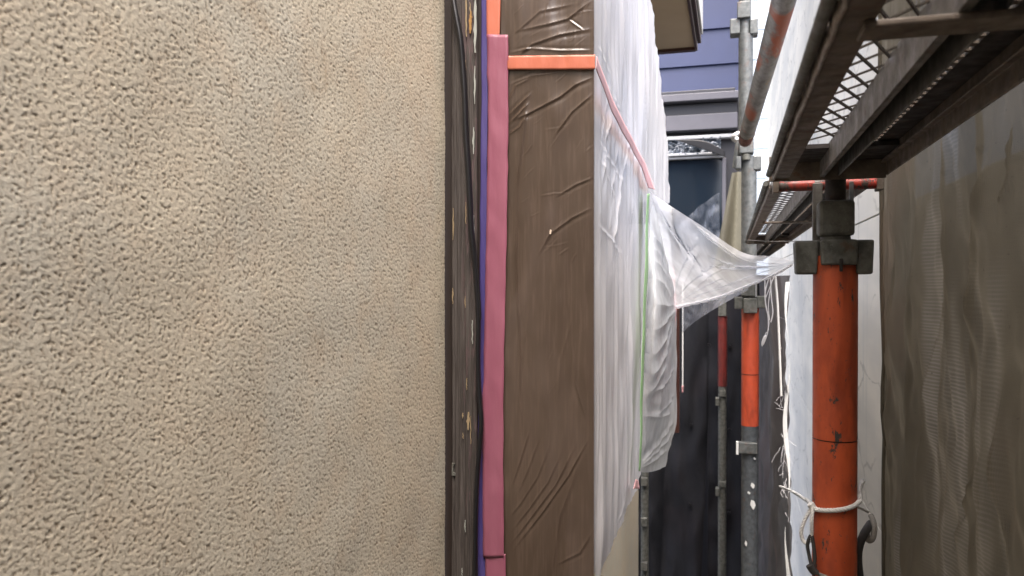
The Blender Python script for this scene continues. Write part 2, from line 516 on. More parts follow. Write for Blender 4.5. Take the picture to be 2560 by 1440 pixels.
# the rest of the wall, coarser, with the dense field's edge met by a skirt
def wall_quad(y0, y1, z0a, z0b, z1a, z1b, nn=12, mm=12):
    t = np.linspace(0, 1, nn)[:, None]; s = np.linspace(0, 1, mm)[None, :]
    yq = y0 + (y1 - y0) * t + 0 * s
    lo = z0a + (z0b - z0a) * t; hi = z1a + (z1b - z1a) * t
    zq = lo + (hi - lo) * s
    return np.stack([np.full_like(yq, XW), yq, zq], 2)[:, ::-1]
HT = 1.35
kz = lambda y: .13 + .33 * y
grid_mesh('stucco_wall', wall_quad(.20, YB, kz(.20) - .002, kz(YB) - .002, HT, HT), m_stucco2, house)
grid_mesh('stucco_wall', wall_quad(.20, YB, gz, gz, -kz(.20) + .002, -kz(YB) + .002), m_stucco2, house)
grid_mesh('stucco_wall', wall_quad(-3.2, .20, gz, gz, HT, HT), m_stucco2, house)
mb = MB(); mb.box(XW - .12, XW, YB, 3.13, gz, HT)
mb.build('stucco_wall', m_stucco2, house)
mb = MB(); mb.box(-3.4, XW - .12, 3.05, 3.13, gz, HT); mb.build('gable_wall', m_stucco2, house)
mb = MB(); mb.box(-3.4, XW - .02, -3.2, 3.13, HT, HT + .08); mb.build('roof', m_dark_wood, house)
# eave over the far corner (beige soffit framed in dark brown)
ez = 1.0
ex1 = atZ(1737, 120, ez).x
ey0, ey1 = 2.5, 3.36
mb = MB(); mb.box(XW + .001, ex1, ey0, ey1, ez, ez + .012); mb.build('soffit', m_soffit, house)
mb = MB(); mb.box(XW - .3, ex1 + .004, ey1, ey1 + .035, ez - .012, ez + .15)
mb.build('fascia', m_brown_trim, house, bevel=.002)
for k, (a, b_, zz) in enumerate(((.0, .012, -.010), (.0135, .028, .006))):
    mb = MB(); mb.box(ex1 + a, ex1 + b_, ey0, ey1 + .03 - k * .05, ez + zz, ez + .16); mb.build('fascia', m_brown_trim, house, bevel=.002)
mb = MB(); mb.box(ex1 + .030, ex1 + .036, ey0, ey1 - .06, ez + .03, ez + .17); mb.build('fascia_highlight', m_white_pvc, house)  # white highlight of the outer fascia, built as a pale strip

# timber trim next to the stucco: dark gap, weathered board, dark reveal
def xat(px, y=YB): return atY(px, 720, y).x
mb = MB(); mb.box(xat(1112), xat(1130), YB - .001, YB + .03, gz, HT); mb.build('dark_trim', m_dark_wood, house)
yb = YB - .012
nn, mm = 40, 900
xg = np.linspace(atY(1127, 720, yb).x, atY(1191, 720, yb).x, nn)
zg = np.concatenate([np.linspace(gz, -.45, 30), np.linspace(-.44, .44, mm), np.linspace(.45, HT, 30)])
X, Zz = np.meshgrid(xg, zg, indexing='ij')
hb = .0006 * sample(WRV, .002, X * 6, Zz * .6) + .0004 * sample(ST_B, .0005, X * 3, Zz * .12)
edge = np.minimum(X - xg[0], xg[-1] - X)
hb = hb - np.exp(-edge / .0012) * .004
# grooves in the grain on the flaking side
hb -= .0016 * np.exp(-((X - (xg[0] + .74 * (xg[-1] - xg[0])) - .0012 * sample(WRV, .002, X * 0 + .3, Zz * .5)) / .0009) ** 2)
hb -= .0013 * np.exp(-((X - (xg[0] + .90 * (xg[-1] - xg[0]))) / .0008) ** 2)
Pb = np.stack([X, yb - hb, Zz], 2)
trim = grid_mesh('wooden_trim', Pb, m_wood, house)
mb = MB(); mb.box(xg[0] + .001, xg[-1] - .001, yb + .008, YB + .03, gz, HT); mb.build('trim_core', m_dark_wood, house)
mb = MB(); mb.box(atY(1189, 720, YB).x, atY(1206, 720, YB).x, YB - .002, YB + .03, gz, HT); mb.build('dark_trim', m_dark_wood, house)
# peeled flakes of paint still sticking to the board
def flake(pts, m, name='paint_flake', y=yb - .0018, th=.0008):
    q = [atY(px, py, y) for px, py in pts]
    mb = MB(); mb.prism([(p.x, p.z) for p in q], 1, y - th, y + .0004)
    o = bpy.data.objects.new(name, mb.mesh(name, m)); link(o, trim); return o
def ragged(x, y0, y1, w, k=9, jit=1.4):
    L, Rr = [], []
    for i in range(k):
        t = i / (k - 1); yv = y0 + (y1 - y0) * t
        ww = w * (.25 + .75 * math.sin(math.pi * min(max(t, .06), .94))) * random.uniform(.55, 1.15)
        cx_ = x + random.uniform(-jit, jit) * .6
        L.append((cx_ - ww / 2, yv)); Rr.append((cx_ + ww / 2, yv))
    return L + Rr[::-1]
for x, a, b_, w in ((1166, -14, 92, 6), (1164, 150, 240, 4), (1165, 505, 560, 2.5), (1163, 740, 770, 2), (1167, 945, 975, 3),
                    (1171, 1030, 1075, 8), (1157, 1032, 1046, 3), (1158, 1082, 1096, 3), (1177, 1040, 1110, 2), (1133, 520, 600, 3), (1132, 720, 760, 3)):
    flake(ragged(x, a, b_, w), m_flake_tan)
for x, a, b_, w in ((1188, -12, 132, 8), (1187, 165, 260, 4), (1184, 318, 385, 5), (1184, 538, 640, 4.5), (1181, 800, 860, 3), (1163, 1300, 1330, 3), (1155, 1420, 1440, 2)):
    flake(ragged(x, a, b_, w, 11), m_flake_pale)
m_rot = flat('rotten_wood', (.32, .18, .06), .9, 300, .5)
flake(ragged(1177, 28, 84, 9, 12, 2), m_rot, 'rotten_wood_patch', th=.0012)
flake(ragged(1176, 6, 40, 3, 8, 2), m_flake_tan)
mb = MB(); pz = atY(1130, 1175, yb - .001)
mb.prism([(pz.x, pz.z - .007), (pz.x + .005, pz.z - .007), (pz.x + .005, pz.z - .004), (pz.x + .002, pz.z - .003), (pz.x + .002, pz.z + .005), (pz.x + .004, pz.z + .009), (pz.x, pz.z + .009)], 1, yb - .002, yb + .001)
o = bpy.data.objects.new('old_bracket', mb.mesh('old_bracket', m_galv_dark)); link(o, trim)

# shutter box (masked): core, and everything of it that can be seen is under the films
YE = atX(1600, 720, XB).y     # far end of the box
mb = MB(); mb.box(XW + .001, XB - .004, YB + .004, YE, ZB, 1.7)
mb.build('shutter_box', flat('brown_box_paint', (.10, .07, .05), .5), house, bevel=.002)
mb = MB(); mb.box(XB - .0038, XB - .0022, YB + .006, YE, ZB + .002, 1.69)
mb.build('box_front_panel', flat('pale_grey_panel', (.72, .73, .76), .5, 10, .1), house)
# window frame and brown jamb beyond the box
YJ = atX(1694, 900, XB).y
mb = MB(); mb.box(XW + .001, XB - .012, YE + .002, YJ - .2, ZB + .01, ZB + .03); mb.build('window_sill', m_brown_trim, house)
mb = MB(); mb.box(XW + .001, XB + .004, YJ + .01, YJ + .05, atX(1695, 1080, XB).z, atX(1695, 755, XB).z); mb.build('window_jamb', m_brown_trim, house)
mb = MB(); mb.box(XW + .001, XW + .01, YE + .002, YJ + .01, ZB, 1.6); mb.build('window_pane', m_glass, house)
pp = atX(1707, 780, XB)
mb = MB(); mb.box(pp.x - .002, pp.x + .002, pp.y, pp.y + .004, atX(1707, 965, XB).z, pp.z + .1); mb.build('thin_rail', m_white_pvc, house)

# ------------------------------------------------------------------ cable down the trim
pts_px = [(1132, -60, .006), (1134, 0, .006), (1140, 40, .007), (1150, 95, .007), (1156, 160, .006), (1161, 240, .006), (1164, 330, .006),
          (1170, 420, .006), (1174, 500, .006), (1178, 580, .006), (1186, 650, .004), (1192, 720, .003), (1196, 800, .003), (1195, 900, .003), (1198, 980, .004), (1203, 1050, .006),
          (1200, 1110, .006), (1194, 1180, .005), (1190, 1260, .005), (1188, 1360, .005), (1187, 1500, .005)]
def smooth_pts(pts, k=6):
    out = []
    n = len(pts)
    for i in range(n - 1):
        p0, p1, p2, p3 = pts[max(i - 1, 0)], pts[i], pts[i + 1], pts[min(i + 2, n - 1)]
        for j in range(k):
            t = j / k
            out.append(.5 * ((2 * p1) + (p2 - p0) * t + (2 * p0 - 5 * p1 + 4 * p2 - p3) * t * t + (3 * p1 - p0 - 3 * p2 + p3) * t ** 3))
    out.append(pts[-1]); return out
cw = smooth_pts([atY(px, py, yb - d) for px, py, d in pts_px])
cr = [.0026 + .0009 * (1 if .05 < i / len(cw) < .5 else .6) for i in range(len(cw))]
tag(MB().tube(cw, cr, 10).build('black_cable', m_black, smooth=True), 'black cable winding down the weathered trim board beside the stucco', 'cable')
cw2 = smooth_pts([atY(px + 5, py, yb - .0045) for px, py, d in pts_px[2:13]])
tag(MB().tube(cw2, .0016, 8).build('black_cable', m_black, smooth=True), 'thinner black cable running close beside the thick one on the upper trim board', 'cable')

# ------------------------------------------------------------------ tapes on the box side
def strip_px(name, left, right, m, y, n=160, k=8, wob=.0002, curl=0, solid=.0003, seed=0, parent=None):
    """left and right: lists of (px, py) with equal length, from top to bottom"""
    t = np.linspace(0, 1, n)
    def interp(L):
        a = np.array(L, float); s = np.linspace(0, 1, len(a))
        return np.stack([np.interp(t, s, a[:, 0]), np.interp(t, s, a[:, 1])], 1)
    A, B = interp(left), interp(right)
    if n > 60:
        A[:, 0] += .7 * np.interp(t, np.linspace(0, 1, 40), np.random.default_rng(seed).standard_normal(40)); B[:, 0] += .7 * np.interp(t, np.linspace(0, 1, 40), np.random.default_rng(seed + 9).standard_normal(40))
    P = np.zeros((n, k, 3))
    for i in range(n):
        for j in range(k):
            s = j / (k - 1)
            q = atY(A[i, 0] * (1 - s) + B[i, 0] * s, A[i, 1] * (1 - s) + B[i, 1] * s, y)
            P[i, j] = (q.x, y, q.z)
    U, V = P[:, :, 0], P[:, :, 2]
    P[:, :, 1] -= wob * (1 + sample(WR, .002, U * 2 + seed * .13, V * .8)) + curl * np.linspace(0, 1, k)[None, :] ** 2 * np.ones((n, 1))
    return grid_mesh(name, P, m, parent, solid=solid)
yt = YB - .004
tag(strip_px('purple_tape', [(1204, -40), (1203, 300), (1200, 720), (1196, 1000), (1191, 1300), (1190, 1500)],
             [(1219, -40), (1219, 300), (1216, 720), (1212, 1000), (1211, 1300), (1214, 1500)], m_purple, yt + .001), 'narrow purple masking tape strip running full height beside the dark trim', 'tape')
tag(strip_px('orange_tape', [(1216, -40), (1217, 96)], [(1252, -40), (1249, 96)], m_orange_tape, yt - .0008, n=30), 'short vertical orange masking tape above the pink tape', 'tape')
tag(strip_px('pink_tape', [(1218, 86), (1220, 300), (1217, 520), (1213, 720), (1208, 950), (1206, 1180), (1208, 1394)],
             [(1270, 87), (1271, 300), (1268, 520), (1264, 720), (1260, 950), (1258, 1180), (1260, 1394)], m_pink_tape, yt - .0022, wob=.0003, seed=2), 'long wide pink masking tape running down the shutter box edge', 'tape')
tag(strip_px('pink_tape', [(1213, 1385), (1215, 1500)], [(1264, 1385), (1265, 1500)], m_pink_tape, yt - .0012, n=30), 'lower pink masking tape end emerging under the long pink strip', 'tape')
tag(strip_px('orange_tape', [(1269, 140), (1269, 174)], [(1488, 137), (1488, 173)], m_orange_tape, yt - .0016, n=8, k=60, wob=.0003), 'horizontal orange masking tape across the brown shutter box side', 'tape')

# ------------------------------------------------------------------ film over the brown side of the box
def px_grid_Y(x0, x1, y0, y1, nx, nyy, yplane):
    xs_ = np.linspace(x0, x1, nx); ys_ = np.linspace(y0, y1, nyy)
    P = np.zeros((nyy, nx, 3))
    tl_, tr_ = atY(x0, y0, yplane), atY(x1, y0, yplane)
    bl_, br_ = atY(x0, y1, yplane), atY(x1, y1, yplane)
    for i, b in enumerate(ys_):
        for j, a in enumerate(xs_):
            q = atY(a, b, yplane); P[i, j] = (q.x, yplane, q.z)
    return P
def toY(lst, y=YB):
    out = []
    for pts, w, a in lst:
        out.append(([(lambda q: (q.x, q.z))(atY(px, py, y)) for px, py in pts], w * .00032, a * .00085))
    return out
ybf = YB - .001
P = px_grid_Y(1253, 1485, -60, 1500, 200, 800, ybf)
cl = [([(1480, 2), (1420, 48), (1370, 62), (1290, 78)], 5, 1.6), ([(1487, 72), (1400, 88), (1330, 112), (1296, 140)], 5, 1.8),
      ([(1421, 50), (1458, 76)], 3, 1.5), ([(1275, 133), (1330, 122), (1400, 128), (1487, 126)], 4, 1.8), ([(1440, 10), (1350, 30), (1280, 90)], 5, 1.0),
      ([(1487, 192), (1440, 212), (1400, 243), (1322, 284), (1285, 300)], 5, 2.0), ([(1487, 232), (1430, 280), (1385, 342)], 4, 1.5),
      ([(1272, 290), (1300, 262), (1330, 232)], 4, 2.0), ([(1272, 312), (1300, 284), (1322, 258)], 4, 2.2), ([(1272, 338), (1300, 318), (1318, 288)], 4, 1.8),
      ([(1275, 212), (1330, 190), (1400, 180)], 4, 1.4), ([(1272, 260), (1290, 215), (1330, 195)], 4, 1.2),
      ([(1487, 443), (1440, 462), (1390, 492)], 4, 1.2), ([(1484, 518), (1430, 545), (1375, 585), (1345, 640)], 5, 1.3),
      
      ([(1296, 340), (1294, 480), (1291, 640), (1293, 740), (1298, 800), (1301, 870), (1299, 1000), (1306, 1060)], 3.5, 1.7),
      ([(1320, 240), (1300, 400), (1284, 520)], 5, .9),
      ([(1474, 1092), (1420, 1190), (1360, 1275), (1284, 1372)], 4, 1.3), ([(1440, 1110), (1390, 1210), (1330, 1290), (1276, 1362)], 4, 1.1),
      ([(1408, 1120), (1370, 1205), (1320, 1275), (1276, 1330)], 4, .8), ([(1378, 1100), (1345, 1190), (1300, 1260), (1276, 1290)], 4, .8),
      ([(1350, 1090), (1322, 1170), (1292, 1240)], 4, .7), ([(1326, 1070), (1302, 1150), (1278, 1220)], 4, 1.0), ([(1470, 1060), (1440, 960), (1430, 860)], 5, .9),
      ([(1395, 1010), (1402, 900), (1440, 760)], 5, .6), ([(1480, 1330), (1450, 1380), (1390, 1410)], 5, .9), ([(1440, 1180), (1400, 1290), (1380, 1440)], 6, .8)]
for k in range(46):
    x_ = random.uniform(1285, 1475); y_ = random.choice([random.uniform(-20, 130), random.uniform(180, 620), random.uniform(620, 1400)])
    L_ = random.uniform(25, 75); an = random.gauss(-.75, .35) if y_ < 700 else random.gauss(-1.1, .3)
    cl.append(([(x_, y_), (x_ + L_ * .5 * math.cos(an), y_ + L_ * .5 * math.sin(an) + random.uniform(-4, 4)), (min(1484, x_ + L_ * math.cos(an)), y_ + L_ * math.sin(an))], random.uniform(1.6, 3.2), random.uniform(.2, .55)))
U, V = P[:, :, 0].copy(), P[:, :, 2].copy()
H = creases(U, V, toY(cl)) + .0003 * sample(WR, .002, U * 1.0, V * .6 + .4) + .00008 * sample(WRV, .002, U * 1.5, V * .5)
ed = np.minimum(U - U.min(), U.max() - U)
H = H * np.clip(ed / .006, 0, 1) + .0008
P[:, :, 1] -= np.clip(H, .0001, .0030)
brown = grid_mesh('masking_film', P, m_brown_film)
tag(brown, 'wrinkled clear masking film over the brown side of the shutter box', 'plastic film')
c0 = atY(1376, 579, ybf - .002)
tag(MB().prism([(c0.x - .0012, c0.z - .003), (c0.x + .0008, c0.z - .0032), (c0.x + .0018, c0.z + .002), (c0.x - .0004, c0.z + .0028)], 1, c0.y - .0006, c0.y + .001).build('paint_chip', m_chip), 'tiny pale chip stuck on the brown masking film', 'chip')

# ------------------------------------------------------------------ white film over the front of the box (a plane running down the alley)
def toX(lst, x, wk=.0009, ak=.001):
    out = []
    for pts, w, a in lst:
        out.append(([(lambda q: (q.y, q.z))(atX(px, py, x)) for px, py in pts], w * wk, a * ak))
    return out
XF = XB + .0015
def right_edge(py):
    return float(np.interp(py, [-60, 0, 170, 300, 400, 505, 560, 700, 900, 1180, 1215, 1300, 1440, 1500], [1622, 1626, 1645, 1660, 1666, 1673, 1624, 1618, 1610, 1600, 1592, 1553, 1494, 1489]))
nyy, nx = 760, 240
P = np.zeros((nyy, nx, 3))
for i, py in enumerate(np.linspace(-60, 1445, nyy)):
    xr = max(right_edge(py), 1488)
    for j, s in enumerate(np.linspace(0, 1, nx)):
        q = atX(1487 + (xr - 1487) * s ** 1.0, py, XF)
        P[i, j] = (XF, q.y, q.z)
U, V = P[:, :, 1].copy(), P[:, :, 2].copy()
fl = []
for px, a0, a1, h in ((1546, -40, 350, 3), (1553, -30, 300, 3.5), (1560, 0, 420, 2.5), (1600, -40, 480, 4), (1612, -40, 500, 3), (1508, -20, 160, 3), (1530, 60, 300, 2),
                      (1635, 120, 470, 3), (1585, 0, 300, 2)):
    fl.append(([(px, a0), (px + random.uniform(-3, 3) + 4, (a0 + a1) / 2), (px + 8, a1)], 5, h))
for px, dx, a0, a1, h in ((1572, -52, 330, 650, 3.6), (1560, -40, 340, 700, 3), (1584, -28, 330, 900, 3), (1545, -30, 330, 600, 2.5), (1530, -30, 250, 470, 2.5), (1520, -24, 230, 420, 2),
                          (1600, -14, 420, 1100, 2.5)):
    fl.append(([(px, a0), (px + dx * .6, (a0 + a1) / 2), (px + dx, a1)], 5, h))
for k in range(13):
    px = 1492 + k * 8 + random.uniform(-2, 2); a0 = random.uniform(760, 1000)
    a1 = random.uniform(1200, 1420)
    fl.append(([(px, a0), (px + random.uniform(-2, 3), (a0 + a1) / 2), (px - 3, a1)], random.uniform(3, 6), random.uniform(1.2, 2.8)))
for a, b_ in (((1490, 345), (1560, 480)), ((1490, 380), (1540, 520)), ((1492, 250), (1530, 400)), ((1500, 180), (1600, 440)), ((1488, 560), (1550, 640)), ((1488, 110), (1520, 190)), ((1560, 1215), (1535, 1330)), ((1590, 1210), (1565, 1290))):
    fl.append(([a, ((a[0] + b_[0]) / 2 + 3, (a[1] + b_[1]) / 2), b_], 3, 1.0))
H = creases(U, V, toX(fl, XF)) + .0010 * sample(WRV, .002, U * .8, V * .2) + .0012 * sample(WR, .002, U * .5, V * .25)
H = (H + .003) * np.clip((U - U.min()) / .03, 0, 1)
P[:, :, 0] += np.clip(H, 0, .014)
ffront = grid_mesh('masking_film', P[:, ::-1], m_film_front)
tag(ffront, 'pleated white masking film hanging over the front of the shutter box', 'plastic film')

# loose film bulging past the green tape
nyy, nx = 420, 140
P = np.zeros((nyy, nx, 3))
gl = [(490, 1622), (700, 1616), (900, 1609), (1100, 1603), (1178, 1600)]
rl = [(490, 1640), (560, 1668), (640, 1678), (765, 1690), (900, 1692), (1060, 1690), (1100, 1681), (1166, 1662)]
for i, t in enumerate(np.linspace(0, 1, nyy)):
    pl = 490 + t * 690; pr = 490 + t * 676
    xl = np.interp(pl, [a for a, b in gl], [b for a, b in gl]); xr = np.interp(pr, [a for a, b in rl], [b for a, b in rl])
    for j, s in enumerate(np.linspace(0, 1, nx)):
        sag = 6 * math.sin(s * math.pi) * (t > .9) * (t - .9) * 10
        q = atX(xl + (xr - xl) * s, pl + (pr - pl) * s + sag, XB + .001 + .03 * math.sin(math.pi * min(1, s * .9)) * math.sin(math.pi * min(1, t + .02)))
        P[i, j] = q
U, V = P[:, :, 1].copy(), P[:, :, 2].copy()
kx = atX(1690, 765, XB)
fl = []
for a in ((1622, 560), (1620, 600), (1620, 640), (1618, 690), (1614, 760), (1612, 830), (1610, 900), (1608, 960), (1606, 1020)):
    fl.append(([(1688, 762 + random.uniform(-10, 16)), ((1688 + a[0]) / 2, (762 + a[1]) / 2 + random.uniform(-6, 6)), a], 9, random.uniform(3, 6)))
for a, b_ in (((1604, 1172), (1690, 1075)), ((1604, 1174), (1676, 1120)), ((1604, 1170), (1686, 1050)), ((1690, 900), (1615, 990)), ((1690, 980), (1625, 1040)), ((1612, 1040), (1680, 1030))):
    fl.append(([a, ((a[0] + b_[0]) / 2, (a[1] + b_[1]) / 2 + 8), b_], 7, 4))
H = creases(U, V, toX(fl, XB + .01)) + .0016 * sample(WR, .002, U * .3, V * .3)
P[:, :, 0] += H * .8 * np.clip((U - U.min()) / .05, 0, 1)
tag(grid_mesh('masking_film', P[:, ::-1], m_film_bulge), 'loose grey-white masking film bulging between the green tape and the brown jamb', 'plastic film')

# pulled-out film tent tied to the scaffold post
def curve(pts, n):
    out = smooth_pts(pts, 12)
    L = [0]
    for a, b in zip(out, out[1:]): L.append(L[-1] + (b - a).length)
    L = np.array(L); A = np.array([tuple(p) for p in out]); s = np.linspace(0, L[-1], n)
    return np.stack([np.interp(s, L, A[:, k]) for k in range(3)], 1)
def atD(px, py, y): return atY(px, py, y)
ytip = 1.02
top = curve([atD(1625, 480, 1.50), atD(1672, 512, 1.62), atD(1750, 562, 1.50), atD(1850, 628, 1.30), atD(1920, 640, 1.16), atD(1986, 652, ytip)], 220)
bot = curve([atD(1690, 768, 2.20), atD(1740, 757, 2.0), atD(1800, 742, 1.75), atD(1860, 718, 1.45), atD(1930, 690, 1.18), atD(1986, 659, ytip)], 220)
mid = curve([atD(1660, 600, 1.62), atD(1730, 640, 1.50), atD(1800, 668, 1.32), atD(1870, 670, 1.18), atD(1930, 668, 1.08), atD(1986, 656, ytip)], 220)
nv = 150
P = np.zeros((nv, 220, 3))
for i, s in enumerate(np.linspace(0, 1, nv)):
    P[i] = top * (1 - s) * (1 - 2 * s if False else (1 - s)) + 2 * mid * s * (1 - s) * 1.0 + bot * s * s
# fold field in parameter space (u along, v across)
vv, uu = np.meshgrid(np.linspace(0, 1, nv), np.linspace(0, 1, 220), indexing='ij')
fl = []
for a, b_, w, h in (((0, .95), (.55, .42), .022, 1), ((0, 1.0), (.5, .70), .02, 1.2), ((.02, .97), (.75, .80), .018, 1.0), ((0, .9), (.30, .30), .022, .9), ((.0, .05), (.28, .62), .03, 1.2),
                   ((.05, .02), (.18, .55), .02, 1.0), ((1, .5), (.40, .40), .02, 1.2), ((1, .5), (.35, .55), .02, 1.1), ((1, .4), (.55, .15), .02, .8), ((.98, .6), (.5, .85), .02, .8), ((.3, .05), (.75, .25), .02, .8), ((.2, .35), (.33, .75), .02, .9), ((.45, .6), (.62, .35), .015, .6)):
    fl.append(([a, ((a[0] + b_[0]) / 2 + .02, (a[1] + b_[1]) / 2 + random.uniform(-.03, .03)), b_], w * .5, h * .020))
H = creases(uu, vv, fl) + .0008 * sample(WR, .002, uu * .3, vv * .2) + .0006 * np.sin(vv * 40 + 4 * uu) * uu * (1 - uu)
dirn = np.array([-.3, -.85, .3]); dirn /= np.linalg.norm(dirn)
env = (np.clip(1 - uu, 0, 1) ** .7) * np.clip(uu * 12 + .15, 0, 1)
P += (H * env)[:, :, None] * dirn
tent = grid_mesh('masking_film', P, m_film_thin)
tag(tent, 'translucent masking film pulled out into a tent and tied to the orange post coupler', 'plastic film')
# hem gathered at the lower edge, a real roll of film
hem = MB().tube([tuple(p + np.array((0, -.002, .0))) for p in bot[::6]], [.0045 * (1 - i / 37 * .7) * (1 + .25 * math.sin(i * 2.1)) for i in range(len(bot[::6]))], 7)
o = hem.build('gathered_hem', m_film_front, None, smooth=True); o.parent = tent
# rear flap of film, dim
fp = [atD(1704, 768, 2.5), atD(1706, 835, 2.5), atD(1760, 792, 2.3), atD(1855, 728, 2.0), atD(1800, 742, 2.1)]
t_ = curve([atD(1702, 760, 2.5), atD(1780, 745, 2.3), atD(1870, 720, 2.0)], 60)
b__ = curve([atD(1706, 832, 2.5), atD(1735, 806, 2.4), atD(1790, 770, 2.2), atD(1872, 724, 2.0)], 60)
P = np.stack([t_ * (1 - s) + b__ * s for s in np.linspace(0, 1, 30)], 0)
P[:, :, 1] += .01 * sample(WR, .002, P[:, :, 0] * .8, P[:, :, 2] * .8)
tag(grid_mesh('masking_film', P, m_film_dim), 'bluish translucent film flap hanging below and behind the tent', 'plastic film')
# far translucent film below the window
t_ = curve([atD(1700, 560, 3.9), atD(1745, 520, 3.9), atD(1798, 482, 3.8)], 60)
b__ = curve([atD(1700, 700, 3.9), atD(1750, 700, 3.9), atD(1800, 690, 3.8)], 60)
P = np.stack([t_ * (1 - s) + b__ * s for s in np.linspace(0, 1, 40)], 0)
P[:, :, 1] += .02 * sample(WR, .002, P[:, :, 0] * .6, P[:, :, 2] * .3)
tag(grid_mesh('masking_film', P, m_film_dim), 'dim translucent film hanging in front of the far dark window', 'plastic film')

# tapes on the white film
def strip_X(name, left, right, m, x, n=120, k=6, off=.0):
    t = np.linspace(0, 1, n)
    def it(L):
        a = np.array(L, float); s = np.linspace(0, 1, len(a)); return np.stack([np.interp(t, s, a[:, 0]), np.interp(t, s, a[:, 1])], 1)
    A, B = it(left), it(right); P = np.zeros((n, k, 3))
    for i in range(n):
        for j in range(k):
            s = j / (k - 1); P[i, j] = atX(A[i, 0] * (1 - s) + B[i, 0] * s, A[i, 1] * (1 - s) + B[i, 1] * s, x)
    P[:, :, 0] += .0006 * sample(WR, .002, P[:, :, 1] * .3, P[:, :, 2] * .4)
    return grid_mesh(name, P, m, None, solid=.0004)
XT = XF + .0155
tag(strip_X('pink_tape', [(1489, 172), (1508, 220), (1530, 278), (1556, 330), (1582, 376), (1605, 420), (1620, 470)],
            [(1491, 140), (1516, 206), (1540, 266), (1567, 320), (1592, 368), (1616, 412), (1638, 474)], m_pink_pale, XT), 'pale pink tape curving down across the white film from the orange band', 'tape')
tag(strip_X('green_tape', [(1618, 484), (1613, 640), (1609, 780), (1603, 950), (1597, 1178)],
            [(1624, 484), (1620, 640), (1616, 780), (1609, 950), (1601, 1178)], m_green_tape, XT), 'thin green tape running straight down between the two white films', 'tape')
tag(strip_X('pink_tape', [(1670, 668), (1677, 720), (1682, 775), (1685, 824)], [(1684, 672), (1688, 720), (1692, 775), (1689, 824)], m_pink_pale, XB + .012), 'pale pink tape at the knot where the film tent is gathered', 'tape')
tag(strip_X('pink_tape', [(1590, 1198), (1584, 1222)], [(1596, 1200), (1600, 1222)], m_pink_pale, XT, n=6), 'small pink tape stub at the bottom end of the green tape', 'tape')
tag(strip_X('pink_tape', [(1705, 964), (1705, 982)], [(1710, 964), (1709, 982)], m_pink_pale, XB + .01, n=6), 'tiny pink tape scrap at the foot of the thin rail', 'tape')

# ================================================================== SCAFFOLD
PX1 = (.1149, .958)
R1 = .0243
def px1(px, py): return atY(px, py, PX1[1])
z_of = lambda py, y=PX1[1], px=2088: atY(px, py, y).z
p1 = thing('scaffold_post', 'near orange painted scaffold post with a grey coupler and rope tied round it', 'scaffold post', (PX1[0], PX1[1], gz), 'scaffold posts')
zj = z_of(1096)
zt = z_of(640)
MB().tube([(*PX1, zj + .0008), (*PX1, zt)], R1, 40).build('upper_tube', m_orange, p1, smooth=True)
MB().tube([(*PX1, gz), (*PX1, zj - .0008)], R1, 40).build('lower_tube', m_orange, p1, smooth=True)
MB().tube([(*PX1, zj - .004), (*PX1, zj + .004)], R1 - .0012, 32).build('joint_groove', m_dark_wood, p1, smooth=True)
# coupler: four wedge pockets round the tube
zc0, zc1 = z_of(686), z_of(602)
sc_ = .000464
def pocket(x0, x1, y0, y1, taper=0.0, z0=zc0, z1=zc1, m=m_galv_dark, name='wedge_pocket'):
    mb = MB(); b = len(mb.v)
    t = taper
    mb.v += [(x0 + t, y0, z0), (x1 - t, y0, z0), (x1 - t, y1, z0), (x0 + t, y1, z0), (x0, y0, z1), (x1, y0, z1), (x1, y1, z1), (x0, y1, z1)]
    mb.f += [(0, 3, 2, 1), (4, 5, 6, 7), (0, 1, 5, 4), (1, 2, 6, 5), (2, 3, 7, 6), (3, 0, 4, 7)]
    return mb.build(name, m, p1, bevel=.0025)
cx0 = PX1[0]
xL, xR = atY(1986, 640, .95).x, atY(2182, 640, .95).x
pocket(xL, cx0 - .019, PX1[1] - .016, PX1[1] + .020, .002)
pocket(cx0 + .019, xR, PX1[1] - .020, PX1[1] + .020, .0015)
pocket(cx0 - .017, cx0 + .017, PX1[1] + .018, PX1[1] + .046, .002)
pocket(cx0 - .0185, cx0 + .0205, PX1[1] - .029, PX1[1] - .012, .001, z0=z_of(664))
MB().tube([(*PX1, zt - .002), (*PX1, zc1 + .001)], .0215, 32).build('collar', m_galv_dark, p1, smooth=True)
MB().tube([(*PX1, zc1), (*PX1, z_of(592))], .0165, 32).build('neck', m_galv_dark, p1, smooth=True)
zs0, zs1 = z_of(592), z_of(503)
mb = MB(); mb.box(PX1[0] - .0195, PX1[0] + .0185, PX1[1] - .019, PX1[1] + .019, zs0, zs1)
mb.build('sleeve', m_galv_dark, p1, bevel=.004)
MB().tube([(*PX1, zs1 - .001), (*PX1, z_of(448))], .0112, 24).build('pin', m_dark_deck, p1, smooth=True)
xs0 = atY(2031, 520, .975).x; xs1 = atY(2056, 520, .975).x
mb = MB(); mb.box(xs0, xs1, .972, .978, z_of(606), z_of(452)); mb.build('hook_plate', m_grey_rail, p1, bevel=.001)
mb = MB(); xs0 = atY(2122, 520, .975).x; mb.box(xs0, xs0 + .0045, .968, .975, z_of(505), z_of(452)); mb.build('hook_pin', m_galv, p1, bevel=.001)
# wedge key in the front pocket
mb = MB(); mb.box(PX1[0] + .0008, PX1[0] + .0042, PX1[1] - .032, PX1[1] - .028, z_of(680), z_of(648)); mb.build('wedge', m_dark_deck, p1, bevel=.0008)

